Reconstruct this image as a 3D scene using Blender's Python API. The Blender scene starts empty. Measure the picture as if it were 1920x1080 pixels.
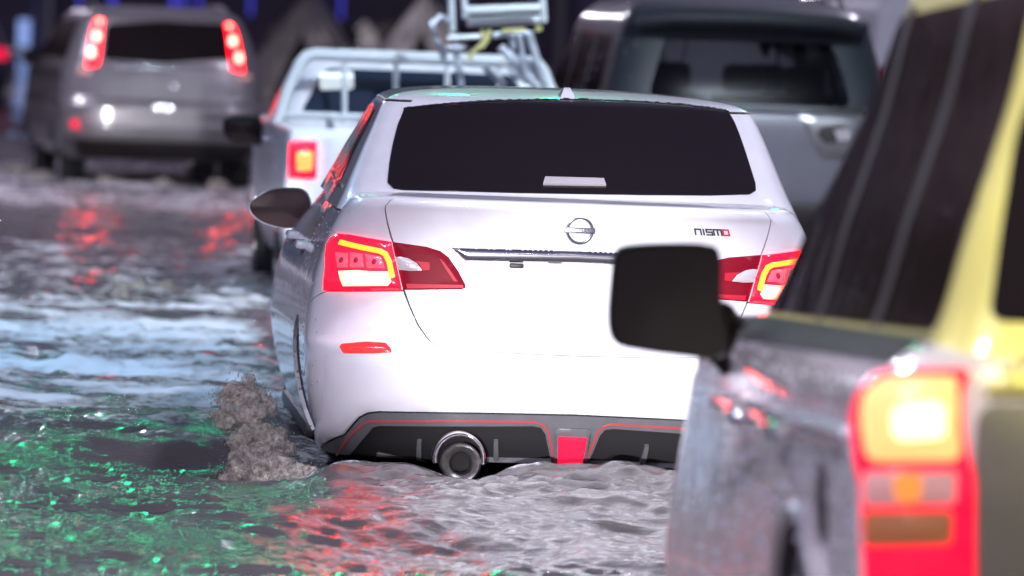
import bpy, bmesh, math, random
import numpy as np
from mathutils import Vector, Matrix, geometry

random.seed(7)
rng = np.random.default_rng(11)
SC = bpy.context.scene
COL = SC.collection
pi = math.pi

# ------------------------------------------------------------------ camera
FPX, W0, H0 = 11800.0, 1920, 1080
CAM_Z, PITCH, ROLL = 1.72, math.atan(515 / 11800), math.radians(2.2)
cF = np.array([0, math.cos(PITCH), -math.sin(PITCH)])
cU0 = np.array([0, math.sin(PITCH), math.cos(PITCH)])
cR0 = np.array([1.0, 0, 0])
cR = cR0 * math.cos(ROLL) + cU0 * math.sin(ROLL)
cU = cU0 * math.cos(ROLL) - cR0 * math.sin(ROLL)
cO = np.array([0, 0, CAM_Z])
cam_data = bpy.data.cameras.new('camera')
cam = bpy.data.objects.new('camera', cam_data)
COL.objects.link(cam)
m = Matrix.Identity(4)
for i in range(3):
    m[i][0], m[i][1], m[i][2], m[i][3] = cR[i], cU[i], -cF[i], cO[i]
cam.matrix_world = m
cam_data.sensor_width = 36.0
cam_data.lens = FPX / W0 * 36.0
cam_data.clip_start, cam_data.clip_end = 0.2, 2000.0
cam_data.dof.use_dof = True
cam_data.dof.focus_distance = 22.8
cam_data.dof.aperture_fstop = 3.4
cam_data.dof.aperture_blades = 0
SC.camera = cam

# ------------------------------------------------------------------ world, exposure
world = bpy.data.worlds.new('World')
SC.world = world
world.use_nodes = True
nt = world.node_tree
bg = nt.nodes['Background']
sky = nt.nodes.new('ShaderNodeTexSky')
sky.sky_type = 'NISHITA'
sky.sun_disc = False
sky.sun_elevation = math.radians(-2.0)
sky.sun_rotation = math.radians(200)
hsv = nt.nodes.new('ShaderNodeHueSaturation')      # town glow greys the blue of a dusk sky
hsv.inputs['Saturation'].default_value = 0.35
nt.links.new(sky.outputs[0], hsv.inputs['Color'])
tint = nt.nodes.new('ShaderNodeMix'); tint.data_type = 'RGBA'; tint.blend_type = 'MULTIPLY'   # violet street light on low cloud
tint.inputs['Factor'].default_value = 1.0
tint.inputs['B'].default_value = (.88, .82, 1.32, 1)
nt.links.new(hsv.outputs[0], tint.inputs['A'])
nt.links.new(tint.outputs['Result'], bg.inputs['Color'])
bg.inputs['Strength'].default_value = .85
SC.view_settings.view_transform = 'Standard'
SC.view_settings.look = 'None'
SC.view_settings.exposure = 0.0
SC.view_settings.gamma = 1.0
SC.view_settings.use_curve_mapping = False
SC.render.engine = 'CYCLES'
SC.cycles.use_denoising = True
SC.cycles.max_bounces = 6
SC.cycles.transparent_max_bounces = 12
SC.cycles.sample_clamp_indirect = 6.0
SC.cycles.caustics_reflective = False
SC.cycles.caustics_refractive = False
SC.cycles.blur_glossy = 0.5


# ------------------------------------------------------------------ projection
def project(P):
    r = np.asarray(P, float) - cO
    a, b, c = r @ cR, r @ cU, r @ cF
    return np.stack([W0 / 2 + FPX * a / c, H0 / 2 - FPX * b / c], -1)


def ray(px, py):
    d = cF + cR * (px - W0 / 2) / FPX - cU * (py - H0 / 2) / FPX
    return d / np.linalg.norm(d)


def at_depth(px, py, Y):
    d = ray(px, py)
    return cO + d * (Y / d[1])


# ------------------------------------------------------------------ objects
def link(o, parent=None):
    COL.objects.link(o)
    if parent is not None:
        o.parent = parent
    return o


def tag(o, label=None, cat=None, group=None, kind=None):
    if label: o['label'] = label
    if cat: o['category'] = cat
    if group: o['group'] = group
    if kind: o['kind'] = kind
    return o


def root(name, label, cat, loc=(0, 0, 0), yaw=0.0, group=None):
    o = bpy.data.objects.new(name, None)
    o.empty_display_size = 0.2
    o.location = loc
    o.rotation_euler = (0, 0, yaw)
    o['yaw'] = yaw
    link(o)
    return tag(o, label, cat, group)


def mesh_obj(name, verts, faces, mat, parent=None, smooth=True, sharp=None):
    me = bpy.data.meshes.new(name)
    me.from_pydata([tuple(map(float, v)) for v in verts], [], [tuple(map(int, f)) for f in faces])
    if smooth:
        me.polygons.foreach_set('use_smooth', [True] * len(me.polygons))
    if mat is not None:
        me.materials.append(mat)
    me.update()
    o = bpy.data.objects.new(name, me)
    if sharp is not None:
        me.set_sharp_from_angle(angle=math.radians(sharp))
    return link(o, parent)


class MB:
    """collects simple shapes for one mesh"""
    def __init__(s):
        s.v, s.f = [], []

    def add(s, v, f):
        n = len(s.v)
        s.v += [tuple(p) for p in v]
        s.f += [tuple(i + n for i in q) for q in f]

    def box(s, c, size, bev=0.0, rot=None, taper=1.0):
        bm = bmesh.new()
        bmesh.ops.create_cube(bm, size=1.0)
        for v in bm.verts:
            k = taper if v.co.z > 0 else 1.0
            v.co = Vector((v.co.x * size[0] * k, v.co.y * size[1] * k, v.co.z * size[2]))
        if bev > 0:
            bmesh.ops.bevel(bm, geom=list(bm.edges), offset=bev, segments=2, profile=0.5, affect='EDGES')
        M = Matrix.Translation(c)
        if rot is not None:
            M = M @ rot.to_4x4()
        bm.transform(M)
        bm.verts.index_update()
        s.add([v.co[:] for v in bm.verts], [[v.index for v in f.verts] for f in bm.faces])
        bm.free()

    def tube(s, pts, r, seg=8, cap=True, closed=False):
        P = [np.array(p, float) for p in pts]
        n = len(P)
        rs = r if hasattr(r, '__len__') else [r] * n
        V, F = [], []
        prev = None
        for i in range(n):
            if closed:
                t = P[(i + 1) % n] - P[i - 1]
            else:
                t = P[min(i + 1, n - 1)] - P[max(i - 1, 0)]
            t = t / (np.linalg.norm(t) + 1e-9)
            if prev is None:
                a = np.array([0, 0, 1.0]) if abs(t[2]) < 0.9 else np.array([1.0, 0, 0])
            else:
                a = prev
            e1 = a - t * (a @ t)
            e1 /= np.linalg.norm(e1) + 1e-9
            prev = e1
            e2 = np.cross(t, e1)
            for k in range(seg):
                an = 2 * pi * k / seg
                V.append(P[i] + rs[i] * (e1 * math.cos(an) + e2 * math.sin(an)))
        m_ = n if closed else n - 1
        for i in range(m_):
            for k in range(seg):
                a, b = i * seg + k, i * seg + (k + 1) % seg
                c, d = ((i + 1) % n) * seg + (k + 1) % seg, ((i + 1) % n) * seg + k
                F.append((a, b, c, d))
        if cap and not closed:
            F.append(tuple(range(seg))[::-1])
            F.append(tuple((n - 1) * seg + k for k in range(seg)))
        s.add(V, F)

    def lathe(s, prof, M, seg=24):
        """prof: (radius, along) pairs round local z, M places it"""
        V, F = [], []
        for r, h in prof:
            for k in range(seg):
                a = 2 * pi * k / seg
                V.append(tuple(M @ Vector((r * math.cos(a), r * math.sin(a), h))))
        for i in range(len(prof) - 1):
            for k in range(seg):
                F.append((i * seg + k, i * seg + (k + 1) % seg, (i + 1) * seg + (k + 1) % seg, (i + 1) * seg + k))
        s.add(V, F)

    def ico(s, c, r, sub=1, scale=(1, 1, 1), noise=0.0):
        bm = bmesh.new()
        bmesh.ops.create_icosphere(bm, subdivisions=sub, radius=1.0)
        for v in bm.verts:
            k = r * (1 + noise * (random.random() - 0.5))
            v.co = Vector((c[0] + v.co.x * k * scale[0], c[1] + v.co.y * k * scale[1], c[2] + v.co.z * k * scale[2]))
        bm.verts.index_update()
        s.add([v.co[:] for v in bm.verts], [[v.index for v in f.verts] for f in bm.faces])
        bm.free()

    def build(s, name, mat, parent=None, smooth=True, sharp=35):
        return mesh_obj(name, s.v, s.f, mat, parent, smooth, sharp)


# ------------------------------------------------------------------ noise
def _hash(ix, iy, seed):
    h = (ix.astype(np.int64) * 374761393 + iy.astype(np.int64) * 668265263 + seed * 974711) & 0x7fffffff
    h = ((h ^ (h >> 13)) * 1274126177) & 0x7fffffff
    return (h ^ (h >> 16)) & 0xffff


def perlin(x, y, seed=0):
    x0, y0 = np.floor(x), np.floor(y)
    fx, fy = x - x0, y - y0
    u, v = fx * fx * fx * (fx * (fx * 6 - 15) + 10), fy * fy * fy * (fy * (fy * 6 - 15) + 10)

    def g(ix, iy, dx, dy):
        a = _hash(ix, iy, seed) * (2 * pi / 65536)
        return np.cos(a) * dx + np.sin(a) * dy
    n00, n10 = g(x0, y0, fx, fy), g(x0 + 1, y0, fx - 1, fy)
    n01, n11 = g(x0, y0 + 1, fx, fy - 1), g(x0 + 1, y0 + 1, fx - 1, fy - 1)
    return ((n00 * (1 - u) + n10 * u) * (1 - v) + (n01 * (1 - u) + n11 * u) * v) * 1.5


def fbm(x, y, seed=0, oct=4, gain=0.5, lac=2.03):
    s, a = 0, 1.0
    for i in range(oct):
        s = s + a * perlin(x, y, seed + i * 17)
        x, y, a = x * lac + 3.1, y * lac - 1.7, a * gain
    return s


def smooth(a, b, x):
    t = np.clip((np.asarray(x, float) - a) / (b - a), 0, 1)
    return t * t * (3 - 2 * t)


# ------------------------------------------------------------------ ring surfaces (car bodies)
def pchip(xk, yk):
    xk, yk = np.asarray(xk, float), np.asarray(yk, float)
    h = np.diff(xk); d = np.diff(yk) / h
    m_ = np.zeros(len(xk))
    for i in range(1, len(xk) - 1):
        if d[i - 1] * d[i] > 0:
            w1, w2 = 2 * h[i] + h[i - 1], h[i] + 2 * h[i - 1]
            m_[i] = (w1 + w2) / (w1 / d[i - 1] + w2 / d[i])
    m_[0], m_[-1] = d[0], d[-1]

    def f(x):
        x = np.clip(x, xk[0], xk[-1])
        i = np.clip(np.searchsorted(xk, x) - 1, 0, len(h) - 1)
        t = (x - xk[i]) / h[i]
        return ((1 + 2 * t) * (1 - t) ** 2 * yk[i] + t * (1 - t) ** 2 * h[i] * m_[i]
                + t * t * (3 - 2 * t) * yk[i + 1] + t * t * (t - 1) * h[i] * m_[i + 1])
    return f


class Ring:
    """surface of stacked rounded plan outlines. profile rows: z, half width, rear y, front y
    domain: u runs round from the rear centre (0) to the front centre (C), negative on the car's left; v climbs, in metres"""
    def __init__(s, rows, Lr=.42, nr=3.2, Lf=.7, nf=2.6, lscale=False, warp=None):
        R = np.array(rows, float)
        dv = np.sqrt(np.diff(R[:, 0]) ** 2 + np.minimum(np.abs(np.diff(R[:, 1])), np.abs(np.diff(R[:, 2])) + .02) ** 2 + np.diff(R[:, 2]) ** 2 * .7)
        v = np.concatenate([[0], np.cumsum(np.maximum(dv, 1e-3))])
        s.v, s.R = v, R
        s.vmax = v[-1]
        s.fz, s.fw, s.fr, s.ff = (pchip(v, R[:, i]) for i in range(4))
        s.Lr, s.Lf, s.lscale, s.warp = Lr, Lf, lscale, warp
        s.w0 = R[:, 1].max()
        i0 = int(R[:, 1].argmax())

        def tab(L, n):
            t = np.linspace(0, pi / 2, 4000) ** 1.0
            x, y = np.sin(t) ** (2 / n), 1 - np.maximum(np.cos(t), 0) ** (2 / n)
            a = np.concatenate([[0], np.cumsum(np.hypot(np.diff(x) * s.w0, np.diff(y) * L))])
            return a, x, y
        s.ra, s.rx, s.ry = tab(Lr, nr)
        s.fa, s.fx, s.fy = tab(Lf, nf)
        s.A = s.ra[-1]
        s.ylen = (R[i0, 3] - Lf) - (R[i0, 2] + Lr)
        s.B = s.A + s.ylen
        s.C = s.B + s.fa[-1]

    def S(s, u, v):
        u, v = np.asarray(u, float), np.asarray(v, float)
        au = np.abs(u)
        w, z, y0, y1 = s.fw(v), s.fz(v), s.fr(v), s.ff(v)
        k = np.clip((y1 - y0) / (s.R[:, 3] - s.R[:, 2]).max(), 0, 1) if s.lscale else 1.0
        Lr, Lf = s.Lr * k, s.Lf * k
        x = np.where(au < s.A, np.interp(au, s.ra, s.rx), np.where(au > s.B, np.interp(s.C - au, s.fa, s.fx), 1.0)) * w
        yr = y0 + Lr * np.interp(au, s.ra, s.ry)
        ym = y0 + Lr + (au - s.A) / s.ylen * ((y1 - Lf) - (y0 + Lr))
        yf = y1 - Lf * np.interp(s.C - au, s.fa, s.fy)
        y = np.where(au < s.A, yr, np.where(au > s.B, yf, ym))
        P = np.stack([np.sign(u) * x, y, z + 0 * x], -1)
        return s.warp(P) if s.warp else P

    def N(s, u, v):
        e = 2e-3
        du = s.S(u + e, v) - s.S(u - e, v)
        dv = s.S(u, np.minimum(v + e, s.vmax)) - s.S(u, np.maximum(v - e, 0))
        n = np.cross(du, dv)
        return n / (np.linalg.norm(n, axis=-1, keepdims=True) + 1e-12)

    def v_of_z(s, z):
        vv = np.linspace(0, s.vmax, 800)
        return np.interp(z, np.maximum.accumulate(s.fz(vv)), vv)

    def u_of_y(s, y, v):
        uu = np.linspace(1e-4, s.C, 3000)
        return float(np.interp(y, s.S(uu, np.full_like(uu, v))[:, 1], uu))

    def side_uv(s, y, z, sgn=-1):
        v = float(s.v_of_z(z))
        return (sgn * s.u_of_y(y, v), v)

    def grid_mesh(s, name, mat, parent, nu=120, nv=40, off=0.0, v0=0.0, v1=None):
        u = np.linspace(-s.C, s.C, nu + 1)[:-1]
        v = np.linspace(v0, s.vmax if v1 is None else v1, nv)
        U, V = np.meshgrid(u, v)
        P = s.S(U.ravel(), V.ravel())
        if off:
            P = P + s.N(U.ravel(), V.ravel()) * off
        F = []
        for j in range(nv - 1):
            for i in range(nu):
                F.append((j * nu + i, j * nu + (i + 1) % nu, (j + 1) * nu + (i + 1) % nu, (j + 1) * nu + i))
        return mesh_obj(name, P, F, mat, parent, True, None)


class Place:
    """rigid placement of a vehicle, for tracing outlines onto its surfaces"""
    def __init__(s, loc, yaw):
        s.loc, s.yaw = np.array(loc, float), yaw
        c, n = math.cos(yaw), math.sin(yaw)
        s.M = np.array([[c, -n, 0], [n, c, 0], [0, 0, 1]])

    def w(s, P):
        return np.asarray(P) @ s.M.T + s.loc

    def l(s, P):
        return (np.asarray(P) - s.loc) @ s.M


def solver(ring, pl, urange, vrange, nu=90, nv=60):
    """pixel -> (u, v) on the ring surface, restricted to a part of its domain that faces the camera"""
    U, V = np.meshgrid(np.linspace(*urange, nu), np.linspace(*vrange, nv))
    U, V = U.ravel(), V.ravel()
    P = pl.w(ring.S(U, V)); N = ring.N(U, V) @ pl.M.T
    ok = ((cO - P) * N).sum(-1) > 0
    G = project(P)

    def f(px, py):
        d = np.hypot(G[:, 0] - px, G[:, 1] - py) + np.where(ok, 0, 1e4)
        i = int(d.argmin()); q = np.array([U[i], V[i]])
        for _ in range(12):
            e = 1e-4
            pts = np.array([q, q + [e, 0], q + [0, e]])
            g = project(pl.w(ring.S(pts[:, 0], pts[:, 1])))
            J = np.stack([(g[1] - g[0]) / e, (g[2] - g[0]) / e], -1)
            r = np.array([px, py]) - g[0]
            try:
                st = np.linalg.lstsq(J, r, rcond=1e-3)[0]
            except Exception:
                break
            st = np.clip(st, -.08, .08)
            q = q + st
            q[0] = np.clip(q[0], *urange); q[1] = np.clip(q[1], *vrange)
            if np.abs(r).max() < .05:
                break
        return (float(q[0]), float(q[1]))
    return lambda pts: [f(*p) for p in pts]


def in_poly(P, poly):
    x, y = P[:, 0], P[:, 1]
    r = np.zeros(len(P), bool)
    n = len(poly)
    for i in range(n):
        x0, y0 = poly[i]; x1, y1 = poly[(i + 1) % n]
        c = ((y0 > y) != (y1 > y))
        if y0 != y1:
            r ^= c & (x < (x1 - x0) * (y - y0) / (y1 - y0) + x0)
    return r


def resample(poly, res):
    out = []
    n = len(poly)
    for i in range(n):
        a, b = np.array(poly[i]), np.array(poly[(i + 1) % n])
        k = max(1, int(math.ceil(np.linalg.norm(b - a) / res)))
        out += [tuple(a + (b - a) * j / k) for j in range(k)]
    return out


def area2(poly):
    return sum(poly[i][0] * poly[(i + 1) % len(poly)][1] - poly[(i + 1) % len(poly)][0] * poly[i][1] for i in range(len(poly)))


def inset(poly, d):
    if area2(poly) < 0: poly = poly[::-1]
    n = len(poly); out = []
    for i in range(n):
        p, a, b = (np.array(poly[j % n]) for j in (i, i - 1, i + 1))
        e1, e2 = p - a, b - p
        e1 = e1 / (np.linalg.norm(e1) + 1e-9); e2 = e2 / (np.linalg.norm(e2) + 1e-9)
        n1, n2 = np.array([-e1[1], e1[0]]), np.array([-e2[1], e2[0]])
        k = n1 + n2
        k = k / max(.5, (k @ k) / 2)
        out.append(tuple(p + k * d))
    return out


def rounded(poly, r, seg=4):
    """round the corners of a polygon"""
    out = []
    n = len(poly)
    for i in range(n):
        p, a, b = (np.array(poly[j % n], float) for j in (i, i - 1, i + 1))
        la, lb = np.linalg.norm(a - p), np.linalg.norm(b - p)
        ra = min(r, la * .45, lb * .45)
        pa, pb = p + (a - p) / la * ra, p + (b - p) / lb * ra
        for k in range(seg + 1):
            t = k / seg
            out.append(tuple(pa * (1 - t) ** 2 + p * 2 * t * (1 - t) + pb * t * t))
    return out


def patch(name, mat, parent, poly, surf, off=0.003, th=0.006, res=0.03, holes=(), shrink=0.0, dome=0.0, solid=False):
    """a panel that follows surf (Ring), with outline poly in its (u, v) domain, standing off mm proud with edges th deep"""
    if shrink: poly = inset(poly, shrink)
    if area2(poly) < 0: poly = poly[::-1]
    B = resample(poly, res)
    loops = [B]
    for h in holes:
        h = h if area2(h) > 0 else h[::-1]
        loops.append(resample(h, res))
    pts, edges = [], []
    for L in loops:
        k = len(pts)
        pts += L
        edges += [(k + i, k + (i + 1) % len(L)) for i in range(len(L))]
    A = np.array(pts)
    lo, hi = A.min(0), A.max(0)
    gx = np.arange(lo[0] + res / 2, hi[0], res); gy = np.arange(lo[1] + res / 2, hi[1], res)
    if len(gx) and len(gy):
        GX, GY = np.meshgrid(gx, gy)
        G = np.stack([GX.ravel(), GY.ravel()], -1)
        keep = in_poly(G, loops[0])
        for L in loops[1:]: keep &= ~in_poly(G, L)
        G = G[keep]
        if len(G):
            D = np.full(len(G), 9.0)
            for i in range(0, len(A), 400):
                D = np.minimum(D, np.hypot(G[:, None, 0] - A[None, i:i + 400, 0], G[:, None, 1] - A[None, i:i + 400, 1]).min(1))
            G = G[D > res * .45]
            pts = pts + [tuple(g) for g in G]
    r = geometry.delaunay_2d_cdt([Vector(p) for p in pts], edges, [], 0, 1e-7)
    P2 = np.array([tuple(v) for v in r[0]])
    T = [f for f in r[2]]
    tri = []
    for f in T:
        for k in range(1, len(f) - 1):
            tri.append((f[0], f[k], f[k + 1]))
    tri = np.array(tri)
    cen = P2[tri].mean(1)
    keep = in_poly(cen, loops[0])
    for L in loops[1:]: keep &= ~in_poly(cen, L)
    tri = tri[keep]
    a2 = np.cross(P2[tri[:, 1]] - P2[tri[:, 0]], P2[tri[:, 2]] - P2[tri[:, 0]])
    tri[a2 < 0] = tri[a2 < 0][:, ::-1]
    N = surf.N(P2[:, 0], P2[:, 1])
    o = np.full(len(P2), off)
    if dome:
        AB = np.array(loops[0])
        D = np.full(len(P2), 9.0)
        for i in range(0, len(AB), 400):
            D = np.minimum(D, np.hypot(P2[:, None, 0] - AB[None, i:i + 400, 0], P2[:, None, 1] - AB[None, i:i + 400, 1]).min(1))
        dm = max(D.max(), 1e-6)
        o = o + dome * np.sqrt(1 - (1 - np.clip(D / min(dm, dome * 4), 0, 1)) ** 2)
    S0 = surf.S(P2[:, 0], P2[:, 1])
    V = list(S0 + N * o[:, None])
    F = [tuple(t) for t in tri]
    if th > 0:
        cnt = {}
        for t in tri:
            for a, b in ((t[0], t[1]), (t[1], t[2]), (t[2], t[0])):
                cnt[(a, b)] = 1
        for (a, b) in cnt:
            if (b, a) not in cnt:
                k = len(V)
                V += [V[a], V[b], V[b] - N[b] * th, V[a] - N[a] * th]
                F.append((k + 1, k, k + 3, k + 2))
        if solid:
            k = len(V)
            V += [V[i] - N[i] * th for i in range(len(P2))]
            F += [(t[2] + k, t[1] + k, t[0] + k) for t in tri]
    me_o = mesh_obj(name, V, F, mat, parent, True, None)
    if not dome:
        nn = np.zeros((len(V), 3)); nn[:len(P2)] = N
        me_o.data.normals_split_custom_set_from_vertices([tuple(q) for q in nn])
    return me_o


def mirror(poly):
    return [(-a, b) for a, b in poly][::-1]


def stroke_poly(pts, w):
    """outline of a stroke of width w along 2D points"""
    P = [np.array(p, float) for p in pts]
    L, R = [], []
    for i in range(len(P)):
        t = P[min(i + 1, len(P) - 1)] - P[max(i - 1, 0)]
        t = t / (np.linalg.norm(t) + 1e-9)
        n_ = np.array([-t[1], t[0]])
        L.append(tuple(P[i] + n_ * w / 2)); R.append(tuple(P[i] - n_ * w / 2))
    return L + R[::-1]

# ------------------------------------------------------------------ materials
def mat(name, base, rough=.5, metal=0.0, coat=0.0, coat_rough=.03, emit=None, estr=0.0, spec=.5, trans=0.0, ior=1.45,
        grain=0.0, grain_scale=40.0, bump=0.0, bump_scale=60.0, bump_dist=.002):
    m_ = bpy.data.materials.new(name)
    m_.use_nodes = True
    n, l = m_.node_tree.nodes, m_.node_tree.links
    p = n['Principled BSDF']
    p.inputs['Base Color'].default_value = (*base, 1)
    p.inputs['Roughness'].default_value = rough
    p.inputs['Metallic'].default_value = metal
    p.inputs['Coat Weight'].default_value = coat
    p.inputs['Coat Roughness'].default_value = coat_rough
    p.inputs['Specular IOR Level'].default_value = spec
    p.inputs['Transmission Weight'].default_value = trans
    p.inputs['IOR'].default_value = ior
    if emit:
        p.inputs['Emission Color'].default_value = (*emit, 1)
        p.inputs['Emission Strength'].default_value = estr
    if grain or bump:
        tc = n.new('ShaderNodeTexCoord')
    if grain:
        nz = n.new('ShaderNodeTexNoise'); nz.inputs['Scale'].default_value = grain_scale; nz.inputs['Detail'].default_value = 5
        l.new(tc.outputs['Object'], nz.inputs['Vector'])
        mx = n.new('ShaderNodeMix'); mx.data_type = 'RGBA'; mx.blend_type = 'MULTIPLY'
        mr = n.new('ShaderNodeMapRange')
        mr.inputs['From Min'].default_value, mr.inputs['From Max'].default_value = .3, .7
        mr.inputs['To Min'].default_value, mr.inputs['To Max'].default_value = 1 - grain, 1 + grain * .3
        l.new(nz.outputs[0], mr.inputs['Value'])
        mx.inputs['Factor'].default_value = 1.0
        mx.inputs['A'].default_value = (*base, 1)
        l.new(mr.outputs[0], mx.inputs['B'])
        l.new(mx.outputs['Result'], p.inputs['Base Color'])
        r2 = n.new('ShaderNodeMapRange')
        r2.inputs['To Min'].default_value, r2.inputs['To Max'].default_value = max(0, rough - .12 * grain * 4), min(1, rough + .12 * grain * 4)
        l.new(nz.outputs[0], r2.inputs['Value']); l.new(r2.outputs[0], p.inputs['Roughness'])
    if bump:
        bz = n.new('ShaderNodeTexNoise'); bz.inputs['Scale'].default_value = bump_scale; bz.inputs['Detail'].default_value = 3
        l.new(tc.outputs['Object'], bz.inputs['Vector'])
        b = n.new('ShaderNodeBump'); b.inputs['Strength'].default_value = bump; b.inputs['Distance'].default_value = bump_dist
        l.new(bz.outputs[0], b.inputs['Height'])
        l.new(b.outputs[0], p.inputs['Normal'])
        l.new(b.outputs[0], p.inputs['Coat Normal'])
    return m_


M = {}
M['white_paint'] = mat('white_paint', (.76, .75, .79), .32, coat=1, coat_rough=.05, grain=.06, grain_scale=9, bump=.12, bump_scale=5, bump_dist=.01)
M['pickup_paint'] = mat('pickup_paint', (.80, .82, .88), .4, coat=.6, coat_rough=.12, grain=.12, grain_scale=7)
M['silver_paint'] = mat('silver_paint', (.19, .185, .19), .34, metal=.45, coat=.8, coat_rough=.08, grain=.1, grain_scale=5)
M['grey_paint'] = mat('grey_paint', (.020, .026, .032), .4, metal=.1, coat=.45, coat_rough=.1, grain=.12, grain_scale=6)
M['pale_grey_lower'] = mat('pale_grey_lower', (.16, .155, .18), .45, metal=.3, coat=.5, coat_rough=.15, grain=.1, grain_scale=6)  # lower body of the dark SUV, paler than its cabin
M['gold_paint'] = mat('gold_paint', (.60, .57, .19), .42, metal=.25, coat=.6, coat_rough=.12, grain=.08, grain_scale=6)
M['fender_paint'] = mat('fender_paint', (.86, .82, .84), .2, metal=.4, coat=1, coat_rough=.02, bump=.45, bump_scale=9, bump_dist=.008)
M['highlight_silver'] = mat('highlight_silver', (.85, .80, .82), .24, metal=.9, coat=1, coat_rough=.05)  # bright silver meant to put highlights on the gold SUV's flank
M['liner'] = mat('liner', (.012, .011, .012), .8)
M['trim_black'] = mat('trim_black', (.030, .026, .025), .45, grain=.2, grain_scale=60)
M['diffuser_grey'] = mat('diffuser_grey', (.11, .11, .12), .42, coat=.3, coat_rough=.25, grain=.15, grain_scale=14)
M['diffuser_recess'] = mat('diffuser_recess', (.055, .058, .068), .5, grain=.2, grain_scale=90)
M['pinstripe'] = mat('pinstripe', (.42, .05, .06), .35, coat=.5)
M['mirror_black'] = mat('mirror_black', (.016, .013, .012), .5, spec=.25)
M['chrome'] = mat('chrome', (.82, .82, .84), .12, metal=1.0)
M['dark_chrome'] = mat('dark_chrome', (.45, .44, .45), .18, metal=1.0)
M['steel'] = mat('steel', (.22, .21, .2), .4, metal=.9, grain=.25, grain_scale=60)
M['pipe_black'] = mat('pipe_black', (.01, .01, .01), .9)
M['dark_glass'] = mat('dark_glass', (.009, .006, .007), .05, coat=.0, spec=.36, bump=.05, bump_scale=3, bump_dist=.02)
M['brown_glass'] = mat('brown_glass', (.022, .016, .014), .07, spec=.6, bump=.35, bump_scale=5, bump_dist=.015)
M['blue_glass'] = mat('blue_glass', (.018, .028, .05), .12, spec=.6, bump=.1, bump_scale=5, bump_dist=.01)
M['mirror_glass'] = mat('mirror_glass', (.10, .075, .07), .08, metal=.6)
M['rubber'] = mat('rubber', (.016, .016, .017), .7, grain=.3, grain_scale=40)
M['rim'] = mat('rim', (.35, .35, .37), .3, metal=.9)
M['red_lit'] = mat('red_lit', (.5, .01, .03), .15, coat=1, emit=(1.0, .0004, .0045), estr=11)
M['red_dark'] = mat('red_dark', (.17, .004, .014), .45, coat=.0, coat_rough=.1, spec=.12, emit=(1.0, .01, .05), estr=.05)
M['red_cells'] = mat('red_cells', (.5, .10, .14), .2, coat=1, emit=(1.0, .10, .19), estr=.75, bump=.6, bump_scale=90)
M['red_bulb'] = mat('red_bulb', (.28, .010, .025), .4, coat=.0, spec=.15, emit=(1.0, .03, .08), estr=.35)
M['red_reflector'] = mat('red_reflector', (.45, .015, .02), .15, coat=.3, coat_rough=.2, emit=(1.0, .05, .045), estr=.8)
M['fog_red'] = mat('fog_red', (.5, .01, .03), .15, coat=1, emit=(1.0, .008, .06), estr=1.0, bump=.5, bump_scale=120)
M['led_yellow'] = mat('led_yellow', (.5, .3, .05), .3, emit=(1.0, .13, .004), estr=6)
M['brake_white'] = mat('brake_white', (.5, .4, .2), .3, emit=(1.0, .10, .055), estr=12)
M['brake_core'] = mat('brake_core', (.5, .4, .2), .3, emit=(1.0, .10, .07), estr=22)
M['pickup_lamp'] = mat('pickup_lamp', (.5, .2, .05), .2, coat=1, emit=(1.0, .27, .06), estr=2.0, bump=.6, bump_scale=60)
M['big_lamp_red'] = mat('big_lamp_red', (.5, .01, .03), .15, coat=.5, emit=(1.0, .001, .03), estr=1.6)
M['big_brake'] = mat('big_brake', (.5, .4, .2), .3, emit=(1.0, .42, .11), estr=1.25)
M['big_core'] = mat('big_core', (.5, .4, .2), .3, emit=(1.0, .85, .52), estr=2.0)
M['lamp_orange'] = mat('lamp_orange', (.5, .15, .02), .3, emit=(1.0, .30, .06), estr=.9)
M['clear_lens'] = mat('clear_lens', (.5, .46, .48), .18, coat=1, bump=.6, bump_scale=70)
M['pink_lens'] = mat('pink_lens', (.55, .3, .3), .2, coat=1, emit=(1.0, .4, .35), estr=.25)
M['amber_dim'] = mat('amber_dim', (.30, .12, .05), .2, coat=1, emit=(1.0, .3, .08), estr=.15)
M['white_metal'] = mat('white_metal', (.70, .76, .80), .4, coat=.3, grain=.08, grain_scale=12)
M['frame_metal'] = mat('frame_metal', (.55, .60, .68), .45, metal=.3, grain=.15, grain_scale=20)
M['yellow_strap'] = mat('yellow_strap', (.55, .52, .22), .7)
M['glow_white'] = mat('glow_white', (.85, .88, .9), .5, emit=(.85, 1, .98), estr=.55)  # emission added, so panels that are no lamps glow
M['seat_cloth'] = mat('seat_cloth', (.012, .012, .014), .9)
M['badge'] = mat('badge', (.40, .40, .45), .28, metal=1.0)
M['letter_black'] = mat('letter_black', (.02, .02, .025), .4)
M['letter_red'] = mat('letter_red', (.45, .03, .05), .4)
M['droplet'] = mat('droplet', (.9, .9, .92), .02, trans=.0, metal=.85)
M['pole_metal'] = mat('pole_metal', (.12, .12, .13), .45, metal=.5)
M['signal_black'] = mat('signal_black', (.02, .025, .02), .5)
M['signal_green'] = mat('signal_green', (.02, .3, .2), .3, emit=(.0, 1.0, .42), estr=170)
M['signal_off'] = mat('signal_off', (.06, .01, .01), .3)
M['lamp_glass'] = mat('lamp_glass', (.9, .9, .9), .3, emit=(.86, .84, 1.0), estr=40)
M['canvas'] = mat('canvas', (.42, .39, .35), .9, grain=.3, grain_scale=3, bump=.5, bump_scale=2.5, bump_dist=.2)
M['canvas_shade'] = mat('canvas_shade', (.03, .025, .025), .9)  # near-black canvas, the shade inside the tents put into its colour
M['facade'] = mat('facade', (.13, .12, .19), .8, grain=.3, grain_scale=1.5)
M['shop_glass'] = mat('shop_glass', (.02, .02, .05), .1)
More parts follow.
